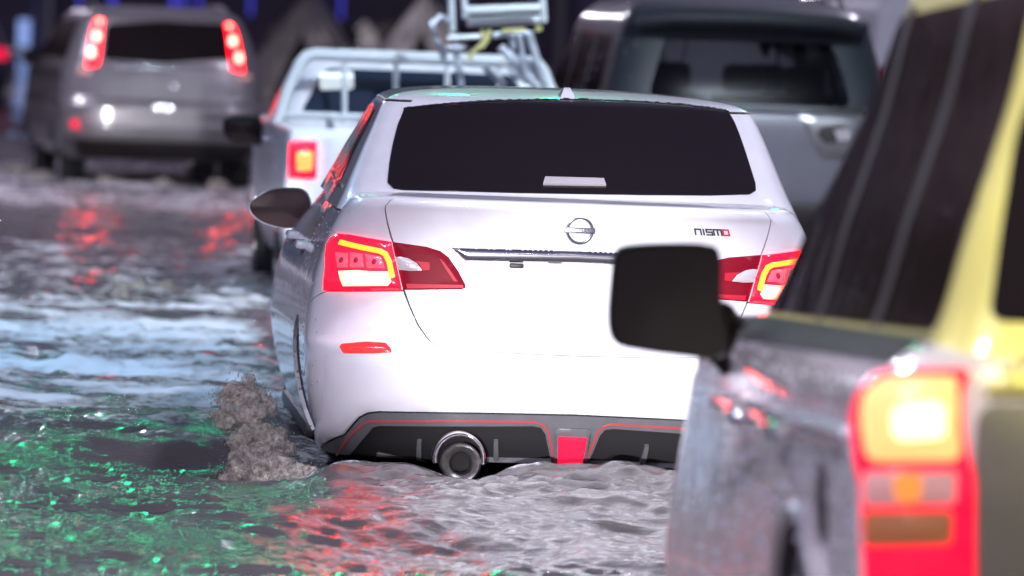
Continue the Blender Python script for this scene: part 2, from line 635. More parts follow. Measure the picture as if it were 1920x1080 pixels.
M['neon_blue'] = mat('neon_blue', (.02, .02, .3), .3, emit=(.10, .10, 1.0), estr=.55)
M['sign_blue'] = mat('sign_blue', (.3, .4, .6), .4, emit=(.32, .48, 1.0), estr=.75)
M['sign_white'] = mat('sign_white', (.6, .6, .7), .4, emit=(.8, .8, 1.0), estr=.5)
M['asphalt'] = mat('asphalt', (.05, .05, .052), .7, grain=.3, grain_scale=12, bump=.4, bump_scale=80)
M['concrete'] = mat('concrete', (.28, .27, .27), .8, grain=.25, grain_scale=4, bump=.3, bump_scale=30)
M['head_lamp'] = mat('head_lamp', (.8, .8, .8), .3, emit=(.95, .98, 1.0), estr=6)


def glass_thin(name, tint, gloss=.08):
    m_ = bpy.data.materials.new(name); m_.use_nodes = True
    n, l = m_.node_tree.nodes, m_.node_tree.links
    n.remove(n['Principled BSDF'])
    t = n.new('ShaderNodeBsdfTransparent'); t.inputs[0].default_value = (*tint, 1)
    g = n.new('ShaderNodeBsdfGlossy'); g.inputs['Roughness'].default_value = gloss
    fr = n.new('ShaderNodeFresnel'); fr.inputs[0].default_value = 1.5
    mx = n.new('ShaderNodeMixShader')
    l.new(fr.outputs[0], mx.inputs[0]); l.new(t.outputs[0], mx.inputs[1]); l.new(g.outputs[0], mx.inputs[2])
    l.new(mx.outputs[0], n['Material Output'].inputs[0])
    return m_


M['tint_glass'] = glass_thin('tint_glass', (.42, .45, .47))


def water_material():
    m_ = bpy.data.materials.new('flood_water'); m_.use_nodes = True
    n, l = m_.node_tree.nodes, m_.node_tree.links
    p = n['Principled BSDF']
    at = n.new('ShaderNodeAttribute'); at.attribute_name = 'foam'
    tc = n.new('ShaderNodeTexCoord')

    def noise(scale, det, ro, sx=1.0):
        q = n.new('ShaderNodeTexNoise'); q.inputs['Scale'].default_value = scale; q.inputs['Detail'].default_value = det; q.inputs['Roughness'].default_value = ro
        mp = n.new('ShaderNodeMapping'); mp.inputs['Scale'].default_value = (sx, 1, 1)
        l.new(tc.outputs['Object'], mp.inputs[0]); l.new(mp.outputs[0], q.inputs['Vector'])
        return q.outputs[0]
    nz = noise(22, 10, .72, .7)
    ad = n.new('ShaderNodeMath'); ad.operation = 'MULTIPLY_ADD'      # foam breaks up into lace along the noise
    l.new(nz, ad.inputs[0]); ad.inputs[1].default_value = 1.35; l.new(at.outputs['Fac'], ad.inputs[2])
    mr = n.new('ShaderNodeMapRange'); mr.interpolation_type = 'SMOOTHSTEP'
    mr.inputs['From Min'].default_value, mr.inputs['From Max'].default_value = .98, 1.48
    l.new(ad.outputs[0], mr.inputs['Value'])
    cr = n.new('ShaderNodeValToRGB')
    cr.color_ramp.elements[0].position, cr.color_ramp.elements[0].color = .3, (.055, .050, .050, 1)
    cr.color_ramp.elements[1].position, cr.color_ramp.elements[1].color = .7, (.095, .087, .087, 1)
    l.new(noise(1.1, 4, .5), cr.inputs[0])
    mx = n.new('ShaderNodeMix'); mx.data_type = 'RGBA'
    l.new(mr.outputs[0], mx.inputs['Factor']); l.new(cr.outputs[0], mx.inputs['A'])
    mx.inputs['B'].default_value = (.74, .74, .77, 1)
    l.new(mx.outputs['Result'], p.inputs['Base Color'])
    rr = n.new('ShaderNodeMapRange'); rr.inputs['To Min'].default_value, rr.inputs['To Max'].default_value = .03, .8
    l.new(mr.outputs[0], rr.inputs['Value']); l.new(rr.outputs[0], p.inputs['Roughness'])
    sr = n.new('ShaderNodeMapRange'); sr.inputs['To Min'].default_value, sr.inputs['To Max'].default_value = .5, .12
    l.new(mr.outputs[0], sr.inputs['Value']); l.new(sr.outputs[0], p.inputs['Specular IOR Level'])
    p.inputs['IOR'].default_value = 1.38
    b = n.new('ShaderNodeBump'); b.inputs['Strength'].default_value = .5; b.inputs['Distance'].default_value = .012
    l.new(noise(24, 7, .62, .8), b.inputs['Height'])
    b2 = n.new('ShaderNodeBump'); b2.inputs['Strength'].default_value = .7; b2.inputs['Distance'].default_value = .022
    l.new(mr.outputs[0], b2.inputs['Height']); l.new(b.outputs[0], b2.inputs['Normal'])
    l.new(b2.outputs[0], p.inputs['Normal'])
    return m_


M['water'] = water_material()


def splash_material():
    m_ = mat('muddy_splash', (.50, .455, .385), .12, bump=.6, bump_scale=90, bump_dist=.008, grain=.25, grain_scale=22, spec=.6)
    p = m_.node_tree.nodes['Principled BSDF']
    n, l = m_.node_tree.nodes, m_.node_tree.links
    p.inputs['Subsurface Weight'].default_value = .5
    p.inputs['Subsurface Radius'].default_value = (.05, .045, .04)
    tc = n.new('ShaderNodeTexCoord')
    nz = n.new('ShaderNodeTexNoise'); nz.inputs['Scale'].default_value = 48; nz.inputs['Detail'].default_value = 6; nz.inputs['Roughness'].default_value = .65
    l.new(tc.outputs['Object'], nz.inputs['Vector'])
    mr = n.new('ShaderNodeMapRange'); mr.inputs['From Min'].default_value, mr.inputs['From Max'].default_value = .36, .62
    mr.inputs['To Min'].default_value, mr.inputs['To Max'].default_value = .12, .88       # thin torn water lets the scene through
    l.new(nz.outputs[0], mr.inputs['Value'])
    tr = n.new('ShaderNodeBsdfTransparent'); mx = n.new('ShaderNodeMixShader')
    l.new(mr.outputs[0], mx.inputs[0]); l.new(tr.outputs[0], mx.inputs[1]); l.new(p.outputs[0], mx.inputs[2])
    l.new(mx.outputs[0], n['Material Output'].inputs[0])
    return m_


M['splash'] = splash_material()

# ------------------------------------------------------------------ lamps out of the picture that light the street
def lamp(name, label, cat, x, y, z, reach, power, col, lens_mat, tilt=0.0, size=(.7, .35), spread=180, aim=None, group='street lamps along the flooded road'):
    o = root(name, label, cat, (x, y, 0), 0, group)
    sx = 1 if reach > 0 else -1
    mb = MB(); mb.tube([(0, 0, -.2), (0, 0, z * .6), (0, 0, z - .3), (sx * .25, 0, z), (reach, 0, z + .25)], [.11, .09, .07, .06, .05], 10)
    mb.build('pole', M['pole_metal'], o)
    mb = MB(); mb.box((reach, 0, z + .30), (size[0] + .15, size[1] + .1, .12), .03); h = mb.build('lamp_head', M['pole_metal'], o)
    mb = MB(); mb.box((reach, 0, z + .232), (size[0], size[1], .016), .0); mb.build('lens', lens_mat, h)
    l = bpy.data.lights.new('lamp_light', 'AREA'); l.shape = 'RECTANGLE'; l.size, l.size_y = size
    l.energy = power; l.color = col; l.spread = math.radians(spread)
    lo = bpy.data.objects.new('lamp_light', l); lo.location = (reach, 0, z + .21); lo.rotation_euler = (0, tilt, 0)
    if aim: lo.rotation_euler = (Vector(aim) - Vector((x + reach, y, z + .21))).to_track_quat('-Z', 'Y').to_euler()
    link(lo, o)
    return o


VIOLET, BLUE, YELLOW = (.87, .81, 1.0), (.17, .60, 1.0), (1.0, .90, .30)
lamp('pole_lamp', 'cool white street lamp standing behind the camera on the left', 'street lamp', -5.5, 4.0, 8.0, 2.0, 1500, VIOLET, M['lamp_glass'])
lamp('pole_lamp', 'cool white street lamp standing left of the silver sport utility car', 'street lamp', -10.0, 52.0, 9.0, 2.5, 1500, VIOLET, M['lamp_glass'])
lamp('pole_lamp', 'cool white street lamp standing right of the dark four wheel drive', 'street lamp', 8.0, 46.0, 9.0, -2.5, 1300, VIOLET, M['lamp_glass'])
lamp('pole_lamp', 'cool white street lamp far up the road beyond the tents', 'street lamp', -16.0, 112.0, 9.0, 3.0, 6000, VIOLET, M['lamp_glass'])
lamp('pole_lamp', 'cool white lamp added on the left to brighten the side of the gold four wheel drive', 'street lamp', -6.0, 14.0, 7.0, 2.0, 1150, VIOLET, M['lamp_glass'])  # invented lamp, added to light the gold SUV's flank
lamp('pole_lamp', 'cool white lamp added on the right ahead of the white sedan to brighten the pickup', 'street lamp', 6.5, 30.0, 8.0, -2.5, 470, (.76, .88, 1.0), M['lamp_glass'], 0, (.7, .35), 75, (-.3, 36.6, .9))  # invented lamp, added and aimed to light the pickup's rear
lamp('pole_lamp', 'cool white lamp added on the right to brighten the roof and pillar of the white sedan', 'street lamp', 7.0, 21.0, 8.0, -2.5, 1000, (.82, .84, 1.0), M['lamp_glass'])  # invented lamp, added to light the sedan's roof and right pillar
lamp('blue_floodlight', 'bluish floodlight post beside the foaming water on the left', 'floodlight', -6.8, 29.5, 5.0, 1.6, 350, BLUE, M['lamp_glass'], 0, (.5, .3), 165, None, 'floodlights beside the road')
lamp('yellow_lamp', 'yellowish street lamp behind the gold four wheel drive', 'street lamp', 5.0, 6.6, 5.0, -2.6, 62, YELLOW, M['lamp_glass'], 0, (.6, .3), 22, (1.95, 12.1, 1.62))


def spot_beam(x, y, z, tx, ty, tz, power, ang, blend, col=(.97, .94, 1.0)):
    l = bpy.data.lights.new('spot_beam_light', 'SPOT'); l.energy = power; l.spot_size = math.radians(ang); l.spot_blend = blend
    l.shadow_soft_size = .06; l.color = col
    o = bpy.data.objects.new('spot_beam_light', l); o.location = (x, y, z)
    o.rotation_euler = (Vector((tx, ty, tz)) - Vector((x, y, z))).to_track_quat('-Z', 'Y').to_euler()
    link(o)
    return o


# dipped headlamps of the car that follows the white sedan
spot_beam(-1.0, 5.0, .52, .22, 22.8, .46, 13000, 6.0, .8)
spot_beam(-.35, 5.0, .52, .42, 22.8, .42, 10500, 5.4, .8)

spot_beam(-.7, 5.0, .52, -.2, 16.0, -.86, 900, 17.5, .35)  # extra wide beam, added to brighten near water and the gold SUV's side

# dipped beam of the white sedan itself, falling on the lower half of the silver car far ahead
spot_beam(-.78, 27.3, .55, -3.2, 57.6, .42, 11000, 4.2, .9)

# ------------------------------------------------------------------ flood water
SEDX, SEDY, SEDA = .243, 22.70, math.radians(4.7)


def water():
    r1 = [2.0]
    while r1[-1] < 17.5: r1.append(r1[-1] * 1.03)
    while r1[-1] < 27: r1.append(r1[-1] * 1.0012)
    while r1[-1] < 75: r1.append(r1[-1] * 1.0024)
    while r1[-1] < 700: r1.append(r1[-1] * 1.06)
    Y = np.array(r1)
    t = np.concatenate([np.linspace(-1.2, -.1, 60)[:-1], np.arange(-.1, .1, .0007), np.linspace(.1, 1.2, 60)[1:]])
    T, YY = np.meshgrid(t, Y)
    X = T * YY
    sp = YY * .0021 * .6 + np.where((YY < 17.5) | (YY > 75), YY * .03, 0) + np.where(np.abs(T) > .1, YY * .018, 0)
    near = 1 - smooth(75, 150, YY)
    wx, wy = X + .35 * perlin(X * .5, YY * .5, 3), YY + .45 * perlin(X * .35 + 9, YY * .4, 4)
    # long-crested swell raised by the traffic, choppy cross waves on top
    h = .022 * np.sin(wy * 2 * pi / 2.1 + .5 * perlin(wx * .5, wy * .2, 5) * pi) * (.5 + .5 * smooth(-.4, .4, perlin(wx * .35, wy * .3, 6)))
    h += .010 * np.sin((wy * .9 + wx * .45) * 2 * pi / 1.15)
    rid = 1 - np.abs(perlin(wx * .9, wy * 1.5, 7)) * 2
    h += .017 * (rid - .5)
    h += .012 * (1 - 2 * np.abs(perlin(wx * 2.1, wy * 3.3, 8)))
    h += .011 * perlin(wx * 4.6, wy * 6.5, 9)
    for (f, a, sd) in ((7.5, .0064, 10), (12.0, .0046, 13), (19.0, .0024, 11), (33.0, .0012, 12)):
        h += a * ((1.1 - 2.2 * np.abs(perlin(wx * f * .75, wy * f, sd))) if f < 15 else perlin(wx * f * .75, wy * f, sd)) * (1 - smooth(.25, .6, sp * f))
    # sedan: ridge thrown out by the rear wheels, trough and boil behind the bumper
    c, s = math.cos(SEDA), math.sin(SEDA)
    lx, ly = (X - SEDX) * c + (YY - SEDY) * s, -(X - SEDX) * s + (YY - SEDY) * c
    out = np.maximum(np.abs(lx) - .85, 0)
    crest = ly - (.95 - out * .05) + .10 * perlin(wx * 1.6, wy * .5, 21)
    side = smooth(-.05, .15, np.abs(lx) - .80) * np.exp(-out * .35)
    h += .07 * np.exp(-(crest / .22) ** 2) * side - .035 * np.exp(-((crest + .75) / .40) ** 2) * side
    h += .05 * np.exp(-((crest - 1.9) / .3) ** 2) * side
    under = np.exp(-(np.maximum(np.abs(lx) - .8, 0) / .25) ** 2)
    h += .012 * under * smooth(-1.0, .1, ly) * (1 - smooth(3.5, 4.5, ly))
    boil = np.exp(-((ly + .55) / .38) ** 2) * np.exp(-(lx / 1.0) ** 2)
    h += under * (.04 * np.exp(-((ly + .80) / .6) ** 2) - .05 * np.exp(-((ly + 2.6) / .9) ** 2))
    h += .078 * under * np.exp(-((ly + .30) / .22) ** 2) * (1 - np.exp(-((lx + .40) / .16) ** 2)) * (1 + .5 * perlin(wx * 4, wy * 3, 24))
    h += boil * (.0 + .022 * np.abs(perlin(wx * 5, wy * 6, 22)) + .012 * perlin(wx * 11, wy * 13, 23))
    h *= near
    h += .008 * perlin(X * .3, YY * .3, 31) * (1 - near)
    # ---- foam
    n1 = fbm(wx * .9, wy * 1.8, 40, 4)
    n2 = fbm(wx * 3.5, wy * 7.5, 50, 4)
    f = .10 + .16 * n1 + .20 * n2
    band = smooth(24.6, 26.0, YY) * (1 - smooth(33.5, 36.5, YY)) * smooth(.55, .95, -lx)
    f += band * (.50 + .30 * n1 + .12 * np.sin(YY * 2.2 + 1.4 * perlin(wx * .8, wy * .2, 61)))
    f += (.20 + .26 * n2) * smooth(33, 36, YY) * (1 - smooth(43, 46, YY)) - .12 * smooth(44, 46, YY) * (1 - smooth(49.5, 51, YY))
    f += .34 * smooth(49, 52, YY) * (1 - smooth(60, 70, YY)) * smooth(-.3, .2, -X - 1.5)
    wake = smooth(-1.9, -.2, ly) * (1 - smooth(.0, .3, ly)) * (1 - smooth(1.0, 1.7, np.abs(lx)))
    f += wake * (-.16 + .20 * n2) + .06 * boil * (.3 + n2) - .16 * np.exp(-((ly + 2.0) / 1.4) ** 2) * np.exp(-(lx / 1.3) ** 2)
    f += .32 * np.exp(-((lx + .98) / .28) ** 2) * np.exp(-((ly - .9) / .8) ** 2)
    f -= .16 * np.exp(-((crest + .35) / .45) ** 2) * smooth(1.0, 1.4, -lx)
    f += .14 * smooth(.03, .09, h)
    px, py = X + .435, YY - 36.0
    a = math.radians(4.8); plx, ply = px * math.cos(a) + py * math.sin(a), -px * math.sin(a) + py * math.cos(a)
    f += .35 * np.exp(-((np.abs(plx) - 1.05) / .35) ** 2) * smooth(-1.5, 0, ply) * (1 - smooth(4.5, 5.5, ply))
    h += .05 * np.exp(-((np.abs(plx) - 1.15) / .3) ** 2) * np.exp(-((ply - .6) / .8) ** 2) * near
    lap = smooth(-.42, -.12, ly) * (1 - smooth(.15, .35, ly)) * (1 - smooth(.95, 1.15, np.abs(lx)))
    f += lap * (.10 + .34 * n2)
    f = np.clip(f, 0, 1)
    # froth stands up in small lumps, crests break
    lump = smooth(.22, .6, f) * near * (.25 + .75 * smooth(25, 29, YY))
    h += lump * (.018 * (1 - 2 * np.abs(perlin(wx * 4.2, wy * 3.4, 71))) + .014 * np.abs(perlin(wx * 9.0, wy * 7.0, 72)) + .008 * perlin(wx * 17, wy * 13, 73))
    nr, ncl = X.shape
    V = np.stack([X, YY, h], -1).reshape(-1, 3).astype(np.float32)
    i = np.arange((nr - 1) * (ncl - 1)); r, cc_ = i // (ncl - 1), i % (ncl - 1)
    a0 = r * ncl + cc_
    Q = np.stack([a0, a0 + 1, a0 + ncl + 1, a0 + ncl], -1).astype(np.int32)
    me = bpy.data.meshes.new('flood_water')
    me.vertices.add(len(V)); me.vertices.foreach_set('co', V.ravel())
    me.loops.add(Q.size); me.loops.foreach_set('vertex_index', Q.ravel())
    me.polygons.add(len(Q)); me.polygons.foreach_set('loop_start', np.arange(len(Q), dtype=np.int32) * 4)
    me.update(calc_edges=True)
    me.polygons.foreach_set('use_smooth', np.ones(len(Q), bool))
    at = me.attributes.new('foam', 'FLOAT', 'POINT'); at.data.foreach_set('value', f.reshape(-1).astype(np.float32))
    me.materials.append(M['water'])
    o = bpy.data.objects.new('flood_water', me); link(o)
    tag(o, kind='structure')

    def hgt(x, y):
        j = int(np.argmin(np.abs(Y - y))); k = int(np.argmin(np.abs(t * Y[j] - x)))
        return float(h[j, k])
    return hgt


water_h = water()

# ------------------------------------------------------------------ far side of the street
def wx_(px, py, Y):
    return at_depth(px, py, Y)


pv = MB(); pv.box((0, 225, -.05), (260, 90, .24), .02); tag(pv.build('pavement', M['concrete']), kind='structure')
bl = root('shop_building', 'dark shopfront with blue light tubes at the far end of the street', 'building', (-6, 184, 0))
mb = MB(); mb.box((0, 4, 4.5), (44, 7.0, 9), 0); mb.build('wall', M['facade'], bl)
for k in range(11):
    x = -20 + k * 4
    mb = MB(); mb.box((x, .36, 2.2), (.7, .5, 4.4), .03); mb.build('pillar', M['facade'], bl)
    mb = MB(); mb.box((x + 2, .44, 1.7), (2.9, .06, 3.0), 0); mb.build('window', M['shop_glass'], bl)
mb = MB(); mb.box((0, .2, 4.6), (44, .8, .5), .03); mb.build('canopy', M['facade'], bl)
for px in (150, 211, 326, 345, 374, 470, 640):
    p = wx_(px, 10, 184)
    mb = MB(); mb.tube([(p[0] + 6, -.02, 1.35), (p[0] + 6, -.02, 4.2)], .09 if px in (326, 211) else .05, 6); mb.build('light_tube', M['neon_blue'], bl)
for (px, py, w_, h_, mt) in ((45, 62, .34, .80, 'sign_blue'), (26, 106, .60, .42, 'sign_white')):
    p = wx_(px, py, 184)
    mb = MB(); mb.box((p[0] + 6, -.06, p[2]), (w_, .10, h_), .01); mb.build('sign_panel', M[mt], bl)
br = root('dark_block', 'plain dark office block at the far end of the street on the right', 'building', (30, 190, 0))
mb = MB(); mb.box((0, 4, 6), (27, 7, 12), 0); mb.build('wall', M['facade'], br)
for k in range(6):
    for j in range(2):
        mb = MB(); mb.box((-10.5 + k * 4.2, .47, 1.8 + j * 3.6), (2.6, .08, 2.2), 0); mb.build('window', M['shop_glass'], br)
for px, lab in ((92, 'slim purplish lamp pole at the far left beyond the silver car'), (836, 'dark pole rising behind the folded frames on the pickup'), (1052, 'dark pole between the pickup load and the dark four wheel drive')):
    p = wx_(px, 60, 140)
    o = root('lamp_post', lab, 'pole', (p[0], 140, 0), 0, 'poles along the far pavement')
    mb = MB(); mb.tube([(0, 0, -.2), (0, 0, 7)], .10, 10); mb.build('pole', M['pole_metal'], o)
    mb = MB(); mb.lathe([(.2, -.2), (.2, .18), (.12, .3)], Matrix.Identity(4), 12); mb.build('base', M['pole_metal'], o)
# canvas tents on the verge
for i, (px, w, hgt_, lab) in enumerate(((567, 2.7, 1.86, 'grey canvas tent with a dark open front, just right of the silver car'),
                                       (792, 2.9, 2.05, 'grey canvas tent behind the folded frames on the pickup'),
                                       (690, 2.0, 1.45, 'low grey canvas tent between two taller ones'))):
    Y = (112, 116, 122)[i]
    p = wx_(px, 20, Y)
    o = root('tent', lab, 'tent', (p[0], Y, 0), .05 * (i - 1), 'canvas tents across the street')
    mb = MB(); n = 14; V = []; F = []
    for j in range(2):
        for k in range(n + 1):
            s = k / n * 2 - 1
            z = hgt_ * (1 - abs(s) ** 1.15) + .12 * abs(s) - .05 * math.sin(abs(s) * pi) + .0
            for d in (0, 1):
                V.append((s * w / 2 * (1 - d * .02), j * 3.0 + d * .05, z - d * .05))
    m_ = (n + 1) * 2
    for k in range(n):
        F.append((2 * k, 2 * k + 2, m_ + 2 * k + 2, m_ + 2 * k)); F.append((2 * k + 1, m_ + 2 * k + 1, m_ + 2 * k + 3, 2 * k + 3))
        F.append((2 * k, 2 * k + 1, 2 * k + 3, 2 * k + 2))
    mb.add(V, F); mb.build('roof_sheet', M['canvas'], o, sharp=60)
    mb = MB()
    for sg in (-1, 1):
        mb.add([(sg * w * .49, .03, .0), (sg * .10 * w, .03, hgt_ * .72), (0, .03, hgt_ * .985), (sg * w * .26, .03, 0)] if False else
               [(sg * w * .485, .02, .02), (sg * w * .18, .02, .02), (sg * .01, .02, hgt_ * .66), (sg * .01, .02, hgt_ * .97)], [(0, 1, 2, 3)])
    mb.build('front_flap', M['canvas'], o, smooth=False)
    mb = MB(); mb.box((0, 2.9, hgt_ * .35), (w * .6, .03, hgt_ * .7), 0); mb.build('back_sheet', M['canvas_shade'], o)

# traffic signals over the junction ahead, above the picture
def signal(x, Y, z, o):
    mb = MB(); mb.box((x, Y, z), (.36, .22, 1.05), .03); h = mb.build('signal_head', M['signal_black'], o)
    for k, mt in ((.32, 'signal_off'), (0, 'signal_off'), (-.32, 'signal_green')):
        Mx = Matrix.Translation((x, Y - .115, z + k)) @ Matrix.Rotation(math.radians(90), 4, 'X')
        mb = MB(); mb.lathe([(.14, 0), (.11, .02), (.001, .03)], Mx, 20); mb.build('signal_lens', M[mt], h)
        mb = MB(); mb.lathe([(.155, 0), (.155, .18)], Mx, 20); mb.build('visor', M['signal_black'], h)


g = root('traffic_signal', 'traffic signals showing green on a mast arm over the junction ahead', 'traffic light', (-9.0, 44, 0))
mb = MB(); mb.tube([(0, 0, -.2), (0, 0, 7.6), (.5, 0, 8.1), (12.6, 0, 8.4)], [.14, .11, .1, .07], 10); mb.build('mast', M['pole_metal'], g)
for x in (5.6, 6.9, 8.5, 9.4, 12.2):
    signal(x, -.15, 7.7, g)

# ------------------------------------------------------------------ white sedan in focus
SED = Place((.243, 22.70, 0.0), math.radians(4.7))


def sed_warp(P):
    P = P.copy()
    x, y, z = P[..., 0], P[..., 1], P[..., 2]
    P[..., 2] = z * (1 - .20 * smooth(2.9, 4.5, y) * smooth(.3, .8, z))           # bonnet falls away
    P[..., 0] = x * (1 - .03 * smooth(2.9, 4.3, y) - .085 * smooth(.70, 1.0, z) * smooth(.9, 2.6, y))
    return P


SB = Ring([  # z, half width, rear y, front y
    (.075, .855, .17, 4.50), (.10, .875, .13, 4.52), (.16, .905, .075, 4.56), (.25, .935, .030, 4.60), (.36, .958, .005, 4.62),
    (.455, .968, .000, 4.62), (.495, .968, .012, 4.62), (.53, .966, .045, 4.61), (.60, .960, .075, 4.60), (.70, .945, .088, 4.58),
    (.78, .926, .090, 4.55), (.86, .904, .088, 4.50), (.93, .872, .080, 4.44), (.985, .842, .068, 4.38), (1.018, .818, .056, 4.34),
    (1.034, .800, .056, 4.30), (1.041, .785, .075, 4.26), (1.044, .755, .12, 4.20), (1.050, .69, .22, 4.0), (1.056, .60, .38, 3.8),
    (1.06, .40, .8, 3.4), (1.062, .05, 1.6, 2.6)], Lr=.37, nr=3.3, Lf=.85, nf=2.4, warp=sed_warp)


def sed_gwarp(P):
    P = P.copy()
    P[..., 0] *= 1 - .085 * smooth(1.0, 3.2, P[..., 1])
    P[..., 0] += .035 * smooth(1.0, 1.40, P[..., 2])
    return P


SG = Ring([
    (.98, .860, .24, 3.65), (1.04, .832, .30, 3.55), (1.09, .812, .40, 3.40), (1.20, .770, .64, 3.05), (1.30, .730, .86, 2.72),
    (1.36, .704, .99, 2.54), (1.385, .68, 1.05, 2.44), (1.405, .625, 1.15, 2.34), (1.422, .49, 1.32, 2.2), (1.432, .27, 1.5, 2.05), (1.436, .02, 1.74, 1.80)],
    Lr=.30, nr=2.9, Lf=.5, nf=2.6, lscale=True, warp=sed_gwarp)

sed = root('white_sedan', 'white sedan in sharp focus driving away through floodwater, round chrome badge on its boot', 'car',
           SED.loc, SED.yaw)
sb = solver(SB, SED, (-2.6, .6), (0.0, SB.vmax * .8))
sg = solver(SG, SED, (-3.2, 1.6), (0.0, SG.vmax * .98))

# --- domain outlines traced on the left half, then mirrored
trunk_seam = sb([(722, 388), (727, 420), (737, 455), (747, 500), (757, 543), (768, 574), (784, 610), (806, 640), (832, 653), (880, 658)])
zc = sb([(1000, 664), (1081, 668)])
vt_end = float(SB.v_of_z(1.0515))
trunk_top_l = (trunk_seam[0][0] * .985, vt_end)
vlow = zc[1][1]
half = [trunk_top_l] + [(trunk_seam[0][0], float(SB.v_of_z(1.03)))] + trunk_seam + [(zc[0][0], (zc[0][1] + vlow) / 2)]
trunk_poly = half + [(0.0, vlow)] + mirror(half)
patch('trunk_lid', M['white_paint'], sed, trunk_poly, SB, off=.001, th=.02, res=.028, shrink=.0028)

vb0 = float(SB.v_of_z(.095))
yA, zA, rA = .98, .20, .36          # rear arch
yF, rF = 3.68, .36


def arch(y, z, r, a0, a1, n=16):
    out = []
    for k in range(n + 1):
        a = math.radians(a0 + (a1 - a0) * k / n)
        yy, zz = y + r * math.cos(a), z + r * math.sin(a)
        out.append(SB.side_uv(yy, max(zz, .09)))
    return out


lens_low = sb([(757, 545), (690, 546), (612, 546)])
arch_r = arch(yA, zA, rA, 180, -16)
bump_corner = SB.side_uv(yA - rA * .93, zA + rA * .40)
i_cut = min(range(len(arch_r)), key=lambda i: abs(arch_r[i][1] - float(SB.v_of_z(.40))) + (0 if i < 8 else 9))
bh = [(0.0, vlow), (zc[0][0], (zc[0][1] + vlow) / 2)] + trunk_seam[:4:-1] + lens_low + \
     [((lens_low[-1][0] + arch_r[i_cut][0]) / 2, float(SB.v_of_z(.58)))] + arch_r[:i_cut + 1][::-1] + [(arch_r[0][0], vb0)]
bumper_poly = bh + [(0.0, vb0)] + [(-a, b) for a, b in bh[1:]][::-1]
# dark lower valance opens in the bumper
val = sb([(1081, 779), (900, 775), (715, 772), (692, 775), (676, 783), (648, 815), (618, 852)])
val_half = [(0.0, val[0][1])] + val[1:]
valance_poly = val_half + [(val_half[-1][0], vb0 - .004)] + mirror(val_half[1:] + [(val_half[-1][0], vb0 - .004)])
# bumper minus valance as one outline
bl = bh[:-1] + [(arch_r[0][0], vb0), (val_half[-1][0] - .004, vb0)] + [(a - .004, b + .002) for a, b in val_half[1:]][::-1]
bumper_poly = bl + [(0.0, val_half[0][1] + .002)] + [(-a, b) for a, b in bl[1:]][::-1] + [(0.0, vlow)] if False else \
    [(0.0, vlow)] + bl[1:] + [(0.0, val_half[0][1] + .002)] + [(-a, b) for a, b in bl[1:]][::-1]
patch('rear_bumper', M['white_paint'], sed, bumper_poly, SB, off=.001, th=.02, res=.03, shrink=.0022)

# quarter panels and sides down to the nose
arch_f = arch(yF, zA, rF, 196, -16)
sidel = [trunk_top_l, (trunk_seam[0][0], float(SB.v_of_z(1.03)))] + trunk_seam[:5] + lens_low + \
        [((lens_low[-1][0] + arch_r[i_cut][0]) / 2, float(SB.v_of_z(.58)))] + arch_r[i_cut:] + arch_f + \
        [(-SB.C + .002, vb0), (-SB.C + .002, vt_end)]
for sgn in (1, -1):
    P_ = sidel if sgn == 1 else mirror(sidel)
    o = patch('side_panel', M['white_paint'], sed, P_, SB, off=.001, th=.02, res=.045, shrink=.0026)
# door seam strips (recessed gaps) and handles on both sides
SB.grid_mesh('inner_shell', M['liner'], sed, 140, 50, off=-.014)
for sgn in (1, -1):
    for yd in (1.42, 2.42, 3.30):
        pts = [SB.side_uv(yd + .05 * math.sin(k / 8 * pi) - (.16 * (1 - k / 8) ** 2 if yd < 2 else 0), .16 + k * .10) for k in range(9)]
        pl_ = stroke_poly(pts, .006)
        patch('door_seam', M['liner'], sed, pl_ if sgn == 1 else mirror(pl_), SB, off=.0015, th=0, res=.03)
    for yd in (1.62, 2.62):
        mb = MB(); c = SB.S(*[np.array(q) for q in SB.side_uv(yd, .80)])
        mb.box((c[0] * sgn - sgn * .018, c[1], c[2]), (.05, .20, .032), .012)
        mb.build('door_handle', M['white_paint'], sed)
    mb = MB(); c = SB.S(*[np.array(q) for q in SB.side_uv(2.2, .11)])
    mb.box((c[0] * sgn + sgn * .0, 2.33, .105), (.05, 2.0, .06), .015)
    mb.build('side_skirt', M['trim_black'], sed)

# rear spoiler lip on the boot
lip = [(-SB.A * .62, float(SB.v_of_z(1.012))), (-SB.A * .62, float(SB.v_of_z(1.040))), (-SB.A * .30, float(SB.v_of_z(1.044))), (-SB.A * .26, float(SB.v_of_z(1.034)))]

# greenhouse
SG.grid_mesh('roof', M['white_paint'], sed, 150, 60, v0=0.0)
gl_px = [(757, 208), (820, 201), (900, 195), (1000, 192), (1057, 191), (1120, 192), (1200, 195), (1290, 202), (1366, 213),
         (1385, 250), (1402, 300), (1416, 345), (1417, 358), (1406, 365), (1330, 367), (1200, 366), (1073, 364), (960, 362), (850, 359), (760, 357),
         (738, 354), (727, 343), (730, 310), (737, 270), (746, 235)]
gl = sg(gl_px)
rw = patch('rear_window', M['dark_glass'], sed, gl, SG, off=.004, th=.008, res=.03)
bl_px = sg([(1018, 349), (1022, 336), (1132, 339), (1136, 351)])
patch('brake_lamp_bar', M['clear_lens'], rw, bl_px, SG, off=.012, th=.01, res=.02)
tp = sg([(757, 206), (820, 199), (900, 193), (1000, 190), (1057, 189), (1120, 190), (1200, 193), (1290, 200), (1366, 211)])
patch('window_edge_strip', M['dark_chrome'], sed, stroke_poly(tp, .009), SG, off=.008, th=.006, res=.008, dome=.004)  # glossy strip added to catch highlights along the glass's top edge
